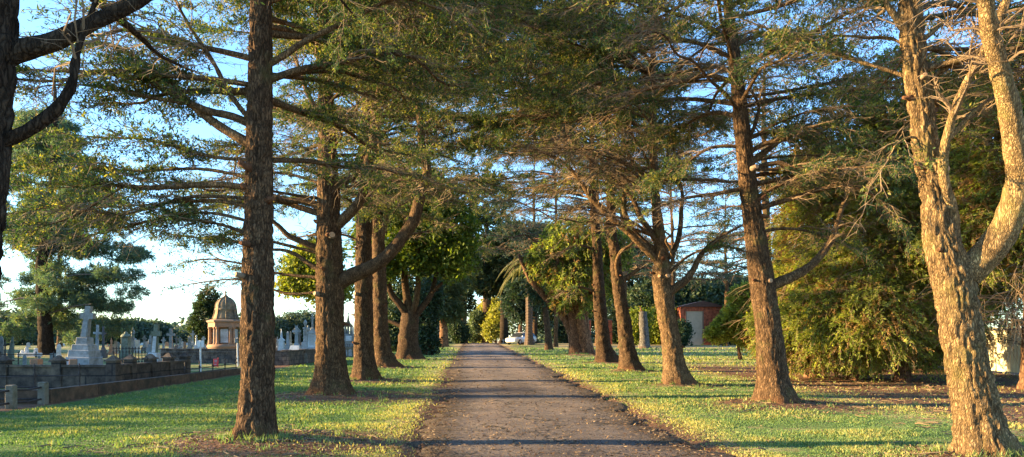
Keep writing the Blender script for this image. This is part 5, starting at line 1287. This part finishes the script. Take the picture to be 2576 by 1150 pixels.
MB().lathe([(6 * pxm, zM(749)), (6.5 * pxm, zM(746)), (3 * pxm, zM(743)), (1.5 * pxm, zM(739)), (3 * pxm, zM(736)), (.8 * pxm, zM(732)), (.01, zM(726))], 12).build('finial', M['sandstone_dome'], t_, smooth=True)
# inscribed panel on the face towards the camera
ap = body * math.cos(PI / 6)
def panel(ang, w, z0_, z1_, m, name, off=.012, par=None):
    c, s = math.cos(ang), math.sin(ang)
    P = []
    for rr in (ap - .03, ap + off):
        for (tt, zz) in ((-w, z0_), (w, z0_), (w, z1_), (-w, z1_)): P.append((c * rr - s * tt, s * rr + c * tt, zz))
    o = MB().add(P, [(3, 2, 1, 0), (4, 5, 6, 7), (0, 1, 5, 4), (1, 2, 6, 5), (2, 3, 7, 6), (3, 0, 4, 7)]).build(name, m, par or t_)
    return o
for k in range(6):
    ang = FA + PI / 3 * k
    pf = panel(ang, 12 * pxm, zM(864), zM(826), M['sandstone_dome'], 'panel_frame', .02)
    inn = panel(ang, 9 * pxm, zM(862), zM(829), M['stone_white'], 'inscription_panel', .04, pf)
    lnm = M['stone_grey']
    for j in range(9): panel(ang, (7 - (j % 3) * 1.2) * pxm, zM(832 + j * 3.1), zM(831.2 + j * 3.1), lnm, 'lettering_line', .044, pf)

# individual markers ---------------------------------------------------
ST = [
 ('head', 3, 846, 44, 'stone_grey', 'blue grey round topped headstone cut by the left edge of the photo', 12, 0),
 ('cairn', 26, 847, 43, 'stone_moss', 'rough mossy leaning monument second from the left edge', 15, .12),
 ('cross', 13, 858, 40, 'stone_dark', 'small dark cross in front of the rough mossy monument', 9, 0),
 ('head', 147, 865, 46, 'stone_white', 'small white headstone right of the large pine trunk', 11, .05),
 ('head', 62, 893, 34, 'stone_pale', 'small pale headstone behind the dark rail fence, left one', 9, 0),
 ('head', 97, 895, 34, 'stone_grey', 'small grey headstone behind the dark rail fence, middle one', 8, .06),
 ('head', 186, 896, 34, 'stone_pale', 'small pointed pale headstone left of the tall leaning cross', 9, 0),
 ('slab', 133, 889, 38, 'stone_grey', 'low grey slab at the foot of the large pine', 16, 0),
 ('cross', 243, 817, 38, 'stone_pale', 'pale slender cross immediately right of the tall leaning cross', 20, .03),
 ('celtic', 260, 821, 44, 'stone_dark', 'dark slender cross with a ring right of the pale slender cross', 15, .0),
 ('angel', 280, 850, 50, 'sandstone', 'small brown statue monument right of the dark ringed cross', 11, 0),
 ('head', 291, 856, 52, 'stone_grey', 'grey round headstone beside the small brown statue', 9, 0),
 ('pillar', 317, 834, 42, 'stone_moss', 'mossy green pillar with a stepped domed top', 20, 0),
 ('angel', 334, 822, 56, 'stone_pale', 'tall pedestal with a pale standing figure behind the mossy pillar', 18, 0),
 ('slab', 346, 855, 54, 'stone_white', 'pale rectangular slab right of the standing figure', 12, 0),
 ('celtic', 363, 844, 60, 'stone_grey', 'grey ringed cross left of the smaller stepped cross', 12, .0),
 ('cairn', 375, 843, 40, 'stone_grey', 'craggy tapering rock monument just left of the smaller stepped cross', 16, .06),
 ('celtic', 411, 848, 55, 'stone_pale', 'pale ringed cross just right of the smaller stepped cross', 12, 0),
 ('cross', 429, 826, 44, 'stone_grey', 'tall grey cross on a drum like pedestal right of the stepped crosses', 22, .02),
 ('cross', 444, 845, 66, 'stone_dark', 'dark little cross on the skyline right of the tall grey cross', 10, 0),
 ('celtic', 453, 848, 62, 'stone_grey', 'dark ringed cross on the skyline left of the slim blue grey slab', 12, 0),
 ('slab', 465, 860, 54, 'sandstone', 'brown upright slab under the dark ringed crosses', 8, 0),
 ('obelisk', 477, 846, 56, 'stone_grey', 'slim blue grey obelisk left of the marker post', 14, 0),
 ('celtic', 485, 832, 74, 'stone_grey', 'tall ringed cross against the rounded cypress', 12, 0),
 ('urn', 494, 843, 62, 'stone_white', 'white column with an urn against the rounded cypress', 9, 0),
 ('celtic', 512, 846, 66, 'stone_pale', 'pale ringed cross between the marker post and the mausoleum', 11, 0),
 ('angel', 529, 828, 56, 'stone_dark', 'dark figure monument touching the left side of the mausoleum', 14, 0),
 ('pillar', 690, 846, 58, 'sandstone', 'brown pillar with a mushroom cap just right of the nearest left trunk', 9, 0),
 ('cross', 698, 847, 60, 'stone_pale', 'tiny pale cross beside the mushroom capped pillar', 8, 0),
 ('spire', 708, 827, 54, 'stone_white', 'white spire monument between the first and second left cedars', 15, 0),
 ('obelisk', 724, 833, 56, 'stone_pale', 'pale tapered obelisk right of the white spire monument', 13, 0),
 ('obelisk', 731, 833, 64, 'stone_grey', 'thin grey obelisk behind the pale tapered one', 9, 0),
 ('celtic', 746, 819, 55, 'stone_pale', 'tall ringed cross on a wide base in the middle of the gap', 22, 0),
 ('cross', 754, 830, 60, 'stone_dark', 'dark cross right of the tall ringed cross', 11, 0),
 ('urn', 768, 804, 50, 'stone_pale', 'tall brownish column with an urn left of the white tomb', 17, 0),
 ('pillar', 775, 818, 58, 'stone_grey', 'grey pillar directly behind the urn column', 10, 0),
 ('obelisk', 888, 819, 60, 'stone_pale', 'thin pale obelisk right of the steepled canopy tomb', 9, 0),
 ('head', 722, 886, 37.5, 'stone_grey', 'little arched headstone on the surround, left one', 12, 0),
 ('head', 746, 887, 37.5, 'stone_pale', 'little arched headstone on the surround, middle one', 12, 0),
 ('head', 767, 888, 37.5, 'stone_grey', 'little arched headstone on the surround, right one', 11, 0),
]
for kd, u, vt, Y, mt, lab, w, tl in ST: stone(kd, u, vt, Y, mt, lab, w, tilt=tl)
for k in range(30):     # tiny anonymous headstones far off
    u = [300, 325, 356, 400, 420, 437, 458, 472, 500, 520, 548, 700, 716, 736, 760, 30, 70, 160, 210, 268, 390, 446, 486, 506, 694, 712, 742, 306, 370, 880][k]; Y = 58 + 6.3 * ((k * 7) % 5) + rng.uniform(-2, 2)
    stone(['head', 'slab', 'head', 'cross'][k % 4], u + rng.uniform(-3, 3), 866 - rng.uniform(0, 8), Y, ['stone_grey', 'stone_pale', 'stone_white', 'stone_grey', 'sandstone'][k % 5], 'tiny weathered headstone among the crowded distant graves', rng.uniform(6, 10), group='tiny distant headstones')

# white grave surround with two posts near the pine
org = place(75, 47); t_ = thing('grave_surround', 'low white grave surround with white posts left of the pine trunk', 'grave', org)
k_ = 47 / F
MB().cbox(0, 0, -.1, 42 * k_, .9, 9 * k_ + .1, 0, .02).build('base', M['stone_white'], t_)
for dx, hh in ((-8, 22), (15, 20), (-18, 15)): MB().cbox(dx * k_, 0, 9 * k_, 7 * k_, .25, (hh - 8) * k_, .02, .03).build('post', M['stone_white'], t_)
# two rust brown blocks on the wall plot
for u, lab in ((92, 'rust brown stone cube on the block wall plot, left one'), (190, 'rust brown stone cube on the block wall plot, beside the red label')):
    o = place(u, 22.8); z = Z(929, 22.8); t_ = thing('stone_block', lab, 'stone block', (o[0], 22.8, o[2]))
    MB().cbox(0, 0, 0, .26, .3, Z(903, 22.8) - o[2], .01, .012).build('block', M['sandstone'], t_)
o = place(214, 23.0); t_ = thing('label_plate', 'tiny red and white plate on a stake beside the rust brown cube', 'sign', o)
MB().cbox(0, 0, .05, .04, .03, Z(905, 23) - o[2] - .05, 0, .004).build('stake', M['iron'], t_); MB().cbox(0, -.03, Z(922, 23) - o[2], .15, .02, .2, 0, .004).build('plate', M['red_paint'], t_); MB().box(-.05, .05, -.045, -.0405, Z(915, 23) - o[2], Z(911, 23) - o[2]).build('lettering_line', M['stone_white'], t_)

# white tomb with pediment and cross
org = place(786, 47); k_ = 47 / F; t_ = thing('tomb_monument', 'tall white tomb with pediment and cross on top, left of the sawn stub cedar', 'tomb', org)
zt = lambda v: Z(v, 47) - org[2]
MB().cbox(0, 0, -.2, 34 * k_, 30 * k_, zt(884) + .2, 0, .03).cbox(0, 0, zt(884), 24 * k_, 22 * k_, zt(874) - zt(884), 0, .02).build('base', M['stone_pale'], t_)
MB().cbox(0, 0, zt(874), 19 * k_, 17 * k_, zt(840) - zt(874), 1 * k_, .02).build('body', M['stone_white'], t_)
MB().prism([(-11 * k_, zt(840)), (11 * k_, zt(840)), (11 * k_, zt(838)), (0, zt(828)), (-11 * k_, zt(838))], -10 * k_, 10 * k_).build('pediment', M['stone_pale'], t_)
MB().cbox(0, 0, zt(832), 10 * k_, 10 * k_, zt(824) - zt(832), 1.5 * k_, .02).prism([(-2.6 * k_, zt(824)), (2.6 * k_, zt(824)), (1.7 * k_, zt(802)), (4.5 * k_, zt(802)), (4.5 * k_, zt(798)), (1.6 * k_, zt(798)), (1.6 * k_, zt(788)), (-1.6 * k_, zt(788)), (-1.6 * k_, zt(798)), (-4.5 * k_, zt(798)), (-4.5 * k_, zt(802)), (-1.7 * k_, zt(802))], -1.6 * k_, 1.6 * k_).build('cross', M['stone_grey'], t_)
for j in range(8): MB().box(-6 * k_, 6 * k_, -8.4 * k_, -8.0 * k_ + .04, zt(868 - j * 3), zt(867.2 - j * 3)).build('lettering_line', M['stone_grey'], t_)
# white slab on dark base
org = place(743, 44); k_ = 44 / F; t_ = thing('desk_tomb', 'white sloped tablet on a dark granite base behind the stone surround', 'tomb', org)
zt = lambda v: Z(v, 44) - org[2]
MB().cbox(0, 0, -.1, 40 * k_, .9, zt(880) + .1, 3 * k_, .02).build('base', M['stone_dark'], t_)
MB().box(-13 * k_, 13 * k_, -.25, .1, zt(880) + .001, zt(869), .05, .12).build('tablet', M['stone_white'], t_)
# steepled canopy tomb
org = place(876, 52); k_ = 52 / F; t_ = thing('canopy_tomb', 'canopy tomb with a yellowish steeple on columns between the second and third left cedars', 'tomb', org)
zt = lambda v: Z(v, 52) - org[2]
MB().cbox(0, 0, -.2, 26 * k_, 24 * k_, zt(840) + .2, .02, .03).build('base', M['stone_grey'], t_)
for dx in (-7, 0, 7):
    for dy in (-6, 6): MB().lathe([(1.5 * k_, zt(840)), (1.3 * k_, zt(824)), (1.8 * k_, zt(822))], 10, dx * k_, dy * k_).build('column', M['stone_pale'], t_, smooth=True)
MB().lathe([(11 * k_, zt(822)), (11.5 * k_, zt(819)), (5 * k_, zt(812)), (3 * k_, zt(806)), (1.5 * k_, zt(795)), (1 * k_, zt(793))], 8).build('steeple', M['sandstone_dome'], t_)
MB().prism([(-.8 * k_, zt(793)), (.8 * k_, zt(793)), (.8 * k_, zt(786)), (-.8 * k_, zt(786))], -.8 * k_, .8 * k_).prism([(-2.2 * k_, zt(790.5)), (2.2 * k_, zt(790.5)), (2.2 * k_, zt(788.8)), (-2.2 * k_, zt(788.8))], -.7 * k_, .7 * k_).build('cross', M['stone_pale'], t_)
MB().cbox(4 * k_, -13 * k_, zt(858), 14 * k_, .06, zt(845) - zt(858), 0, .01).build('inscription_panel', M['stone_white'], t_)
railing('dark picket railing on an arched concrete wall below the canopy tomb', [(X(866, 46), 46), (X(896, 46), 46)], .8, 7, (.8, .3), float(g0(46)) + .4)
t_ = thing('arched_wall', 'low grey concrete wall with arched recesses below the picket railing', 'grave wall', place(880, 45.8)); MB().box(-.45, .5, 0, .15, -.2, .62).build('wall', M['concrete'], t_)
for k in range(3): MB().prism([(-.38 + .3 * k, .05), (-.16 + .3 * k, .05), (-.16 + .3 * k, .42), (-.27 + .3 * k, .5), (-.38 + .3 * k, .42)], -.02, -.003).build('recess', M['stone_pale'], t_)
# terracotta-like urns/scrolls on the block wall plot
for u, Y, lab in ((297, 24.5, 'pale sandstone pedestal with a sloping top behind the wall corner'), (330, 24.8, 'rounded sandstone knob monument between the pedestal and the smaller stepped cross')):
    o = place(u, Y); h = Z(905, Y) - o[2]; t_ = thing('sandstone_pedestal', lab, 'gravestone', o)
    if u < 310: MB().cbox(0, 0, -.1, .32, .3, h * .55 + .1, 0, .02).prism([(-.18, h * .55), (.18, h * .55), (.03, h * .92), (-.05, h * .92)], -.16, .16).build('pedestal', M['sandstone'], t_); MB().lathe([(.05, h * .9), (.07, h * .96), (.02, h * 1.04)], 10).build('knob', M['sandstone'], t_)
    else: MB().lathe([(.14, -.1), (.14, h * .5), (.2, h * .62), (.16, h * .8), (.06, h * .88), (.08, h * .95), (.01, h)], 14).build('pedestal', M['sandstone'], t_, smooth=True)

# ------------------------------------------------------------------ far buildings, car, fence
def gable_shed():
    Y = 86.; org = place(1768, Y); t_ = thing('brick_shed', 'dark red brick shed with a cream door behind the small cypress', 'building', org, .0)
    k = Y / F; zz = lambda v: Z(v, Y) - org[2]
    w0, w1 = X(1712, Y) - org[0], X(1822, Y) - org[0]
    dl, dr, dt = X(1726, Y) - org[0], X(1769, Y) - org[0], zz(783)
    top = zz(772)
    MB().box(dr, w1, 0, 5, -.2, top).build('wall', M['red_brick'], t_)
    MB().box(w0, dl, 0, 5, -.2, top).build('wall', M['red_brick'], t_)
    MB().box(dl + .001, dr - .001, 0, 5, dt, top).build('wall', M['red_brick'], t_)
    d_ = MB().box(dl + .002, dr - .002, .12, .2, -.1, dt - .002).build('door', M['white_paint'] if False else simple('cream_door', (.55, .43, .32), .6, .1, 4, .1), t_)
    MB().box(dl - .06, dl + .06, -.02, .1, -.1, dt).box(dr - .06, dr + .06, -.02, .1, -.1, dt).build('door_frame', simple('grey_frame', (.2, .14, .11), .7, .1, 4, .1), d_)
    MB().prism([(w0 - .3, top), (w1 + .3, top), ((w0 + w1) / 2, top + .7)], -.3, 5.3).build('roof', simple('roof_tiles', (.10, .05, .04), .8, .3, 8, .4), t_)
gable_shed()
# pale brick wall left of the crest, red pillars
org = place(1093, 92); t_ = thing('brick_wall', 'plain pale brick wall end left of the juniper trunk', 'wall', org); k = 92 / F
MB().box(X(1080, 92) - org[0], X(1108, 92) - org[0], 0, 3.5, -.3, Z(820, 92) - org[2]).build('wall', wall_stone('pale_brick', (.26, .19, .15), (.32, .24, .19), (.2, .17, .14), .23, .08), t_); MB().box(X(1080, 92) - org[0] - .05, X(1108, 92) - org[0] + .05, -.05, 3.55, Z(820, 92) - org[2], Z(818, 92) - org[2]).build('coping', M['concrete'], t_)
for u, lab in ((1441 + 92, 'red brown brick pier right of the straight slim cedar'), (1480, 'red brown brick pier behind the clustered trunk tree')):
    org = place(u, 88); t_ = thing('brick_pier', lab, 'pier', org); MB().cbox(0, 0, -.2, .6, .6, Z(806, 88) - org[2] + .2, 0, .02).build('pier', M['red_brick'], t_); MB().cbox(0, 0, Z(806, 88) - org[2], .72, .72, .12, .03, .02).build('cap', M['concrete'], t_)
# roadside box
org = place(1274, 94); t_ = thing('bench', 'small grey stone bench left of the white car', 'bench', org)
MB().cbox(0, 0, .42, 1.1, .5, .1, 0, .02).build('seat', M['stone_pale'], t_)
for dx in (-.38, .38): MB().cbox(dx, 0, -.1, .14, .4, .52, 0, .01).build('leg', M['stone_grey'], t_)
# small white bollard flat thing by road, right
# white car -----------------------------------------------------------
def car():
    Y = 87.; x = X(1311, Y); org = np.array([x, Y + 1.0, float(G(x, Y + 1.0))])
    t_ = thing('parked_car', 'white hatchback parked on the grass behind the palm trunk', 'car', org, math.radians(-128))
    paint = bpy.data.materials.new('white_car_paint'); paint.use_nodes = True; b = paint.node_tree.nodes['Principled BSDF']
    nn = noise_chain(paint.node_tree, 2, 3); rr = ramp(paint.node_tree, nn.outputs[0], [(.3, (.74, .74, .73)), (.7, (.8, .8, .79))]); paint.node_tree.links.new(rr.outputs[0], b.inputs['Base Color']); b.inputs['Roughness'].default_value = .25; b.inputs['Coat Weight'].default_value = .6
    glass = bpy.data.materials.new('car_glass'); glass.use_nodes = True; b = glass.node_tree.nodes['Principled BSDF']; nn = noise_chain(glass.node_tree, 3, 2); rr = ramp(glass.node_tree, nn.outputs[0], [(.3, (.02, .025, .03)), (.7, (.035, .04, .05))]); glass.node_tree.links.new(rr.outputs[0], b.inputs['Base Color']); b.inputs['Roughness'].default_value = .06
    tyre = simple('tyre', (.02, .02, .02), .9, .2, 10, .1); rim = simple('rim', (.4, .4, .42), .4, .1, 5, 0, .8); lampr = simple('tail_lamp', (.4, .02, .02), .3, .1, 5, 0); plate = simple('number_plate', (.7, .7, .66), .4, .05, 5, 0); dark = simple('black_trim', (.02, .02, .022), .6, .2, 8, .1)
    # car axis = local +X to the front; stations (x, half width, z low, z belt, z top of body)
    st = [(-2.12, .70, .42, .78, .90), (-2.02, .80, .30, .80, .98), (-1.4, .87, .24, .85, 1.0), (-.3, .89, .22, .85, .98), (.9, .88, .22, .82, .93), (1.5, .86, .24, .76, .84), (2.0, .78, .28, .66, .74), (2.12, .66, .36, .6, .66)]
    V, Fs = [], []
    for (xx, hw, zl, zb, zt_) in st:
        half = [(.0, zl), (hw * .86, zl), (hw, zl + .12), (hw * 1.0, zb), (hw * .93, zt_), (0, zt_ + .02)]
        ring = [(xx, a_, z_) for a_, z_ in half] + [(xx, -a_, z_) for a_, z_ in half[-2:0:-1]]
        V += ring
    n = 10
    for i in range(len(st) - 1):
        for k in range(n): Fs.append((i * n + k, i * n + (k + 1) % n, (i + 1) * n + (k + 1) % n, (i + 1) * n + k))
    Fs += [tuple(range(n - 1, -1, -1)), tuple((len(st) - 1) * n + k for k in range(n))]
    bd = MB().add(V, Fs).build('body', paint, t_, smooth=True)
    # cabin
    cb = [(-2.0, .76, .97), (-1.62, .66, 1.40), (-.9, .64, 1.47), (.0, .64, 1.45), (.45, .66, 1.36), (1.15, .78, .92)]
    V, Fs = [], []
    for xx, hw, z_ in cb: V += [(xx, hw, z_), (xx, -hw, z_)]
    low = [(-1.98, .80, .96), (1.18, .80, .90)]
    roof = [(-1.62, 1.40), (-.9, 1.47), (0, 1.45), (.45, 1.36)]
    rv = []
    for xx, z_ in roof: rv += [(xx, .62, z_), (xx, -.62, z_), (xx, 0, z_ + .03)]
    rf = [(3 * i, 3 * i + 2, 3 * i + 5, 3 * i + 3) for i in range(3)] + [(3 * i + 2, 3 * i + 1, 3 * i + 4, 3 * i + 5) for i in range(3)]
    MB().add(rv, rf).build('roof', paint, t_, smooth=True)
    MB().add([(-2.0, .74, .975), (-2.0, -.74, .975), (-1.63, -.60, 1.385), (-1.63, .60, 1.385)], [(0, 1, 2, 3)]).build('rear_window', glass, t_)
    MB().add([(1.16, .74, .92), (.47, .61, 1.35), (.47, -.61, 1.35), (1.16, -.74, .92)], [(0, 1, 2, 3)]).build('windscreen', glass, t_)
    for s in (1, -1):
        MB().add([(-1.92, s * .80, .97), (1.08, s * .80, .92), (.45, s * .635, 1.345), (0, s * .635, 1.435), (-.9, s * .635, 1.455), (-1.58, s * .63, 1.39)], [(0, 1, 2, 3, 4, 5) if s > 0 else (5, 4, 3, 2, 1, 0)]).build('side_window', glass, t_)
        for xx, zb in ((-.15, .95), (-1.2, .96)): MB().tube([(xx, s * .805, zb), (xx, s * .645, 1.445)], .035, 4).build('pillar', paint, t_)
        for xx in (-1.3, 1.3):
            w_ = MB(); prof = [(.18, -.1), (.30, -.1), (.325, -.06), (.325, .06), (.30, .1), (.18, .1)]
            w_.lathe(prof, 20); o = w_.build('wheel', tyre, t_, (xx, s * .80, .325), True, (PI / 2, 0, 0)); MB().lathe([(.19, -.105), (.19, .105)], 16).build('rim', rim, o)
        MB().cbox(-2.06, s * .62, .72, .12, .2, .2, 0, .01).build('tail_lamp', lampr, t_); MB().cbox(2.0, s * .56, .58, .2, .26, .12, 0, .02).build('headlight', rim, t_)
        MB().cbox(.95, s * .95, .93, .12, .16, .12, .01, .02).build('mirror', paint, t_)
    MB().box(-2.17, -2.05, -.72, .72, .34, .46).build('bumper', dark, t_); MB().box(-2.15, -2.10, -.24, .24, .60, .71).build('number_plate', plate, t_)
car()

# cream corrugated fence behind the hedge
def fence():
    xf = 18.6; y0, y1 = 16., 48.; g_ = float(g0(22)); t_ = thing('corrugated_fence', 'cream corrugated metal fence glimpsed behind the hedge', 'fence', (xf, y0, 0))
    ys_ = np.arange(0, y1 - y0, .045); n = len(ys_)
    m = simple('cream_steel', (.66, .60, .40), .5, .08, 3, 0)
    xs = .022 * np.sign(np.sin(ys_ * 2 * PI / .19)) * np.minimum(1, np.abs(np.sin(ys_ * 2 * PI / .19)) * 1.7)
    zb = np.array([float(g0(y0 + q)) for q in ys_])
    V = np.concatenate([np.stack([xs, ys_, zb + .08], -1), np.stack([xs, ys_, zb + 1.75], -1)])
    i = np.arange(n - 1); Q = np.stack([i, i + n, i + n + 1, i + 1], -1)
    link('sheeting', quad_mesh('sheeting', V, Q, [m]), t_)
    for k in range(14):
        yy = k * 2.4; MB().cbox(.07, yy, float(g0(y0 + yy)) - .2, .07, .07, 2.0, 0, .006).build('post', M['concrete'], t_)
    for zz in (.04, 1.76): MB().box(-.045, .045, 0, y1 - y0, zz + .06, zz + .12).build('rail', M['stone_grey'], t_)
fence()

# ------------------------------------------------------------------ light, sky, camera
SUN_EL, SUN_AZ = math.radians(11), math.radians(-90)      # azimuth from +Y towards +X
sd = bpy.data.lights.new('sun', 'SUN'); sd.energy = 26.0; sd.angle = math.radians(.6); sd.color = (1.0, .71, .34)
so = bpy.data.objects.new('sun', sd); COL.objects.link(so)
dx, dy, dz = math.sin(SUN_AZ) * math.cos(SUN_EL), math.cos(SUN_AZ) * math.cos(SUN_EL), math.sin(SUN_EL)
from mathutils import Vector
so.rotation_euler = Vector((dx, dy, dz)).to_track_quat('Z', 'Y').to_euler()
so.location = (-40, 0, 30)
w = bpy.data.worlds.new('World'); scene.world = w; w.use_nodes = True; nt = w.node_tree
bg = nt.nodes['Background']; sky = nt.nodes.new('ShaderNodeTexSky'); sky.sky_type = 'NISHITA'; sky.sun_disc = False
sky.sun_elevation = SUN_EL; sky.sun_rotation = SUN_AZ; sky.altitude = 300; sky.air_density = 1.0; sky.dust_density = .35; sky.ozone_density = 2.8
hs = nt.nodes.new('ShaderNodeHueSaturation'); hs.inputs['Saturation'].default_value = 1.0; nt.links.new(sky.outputs[0], hs.inputs['Color']); nt.links.new(mixc(nt, 1.0, hs.outputs[0], (.86, 1.0, 1.1), 'MULTIPLY'), bg.inputs[0]); bg.inputs[1].default_value = .60

cam = bpy.data.cameras.new('camera'); co = bpy.data.objects.new('camera', cam); COL.objects.link(co)
co.location = (0, 0, CH); co.rotation_euler = (PI / 2, 0, 0)
cam.sensor_width = 36; cam.lens = 36 * F / 2576; cam.shift_y = (HY - 575) / 2576; cam.clip_start = .1; cam.clip_end = 3000
scene.camera = co
scene.view_settings.view_transform = 'Standard'; scene.view_settings.look = 'None'; scene.view_settings.exposure = 0
scene.render.engine = 'CYCLES'
try:
    scene.cycles.use_denoising = True; scene.cycles.max_bounces = 6; scene.cycles.transmission_bounces = 4; scene.cycles.diffuse_bounces = 4
except Exception: pass
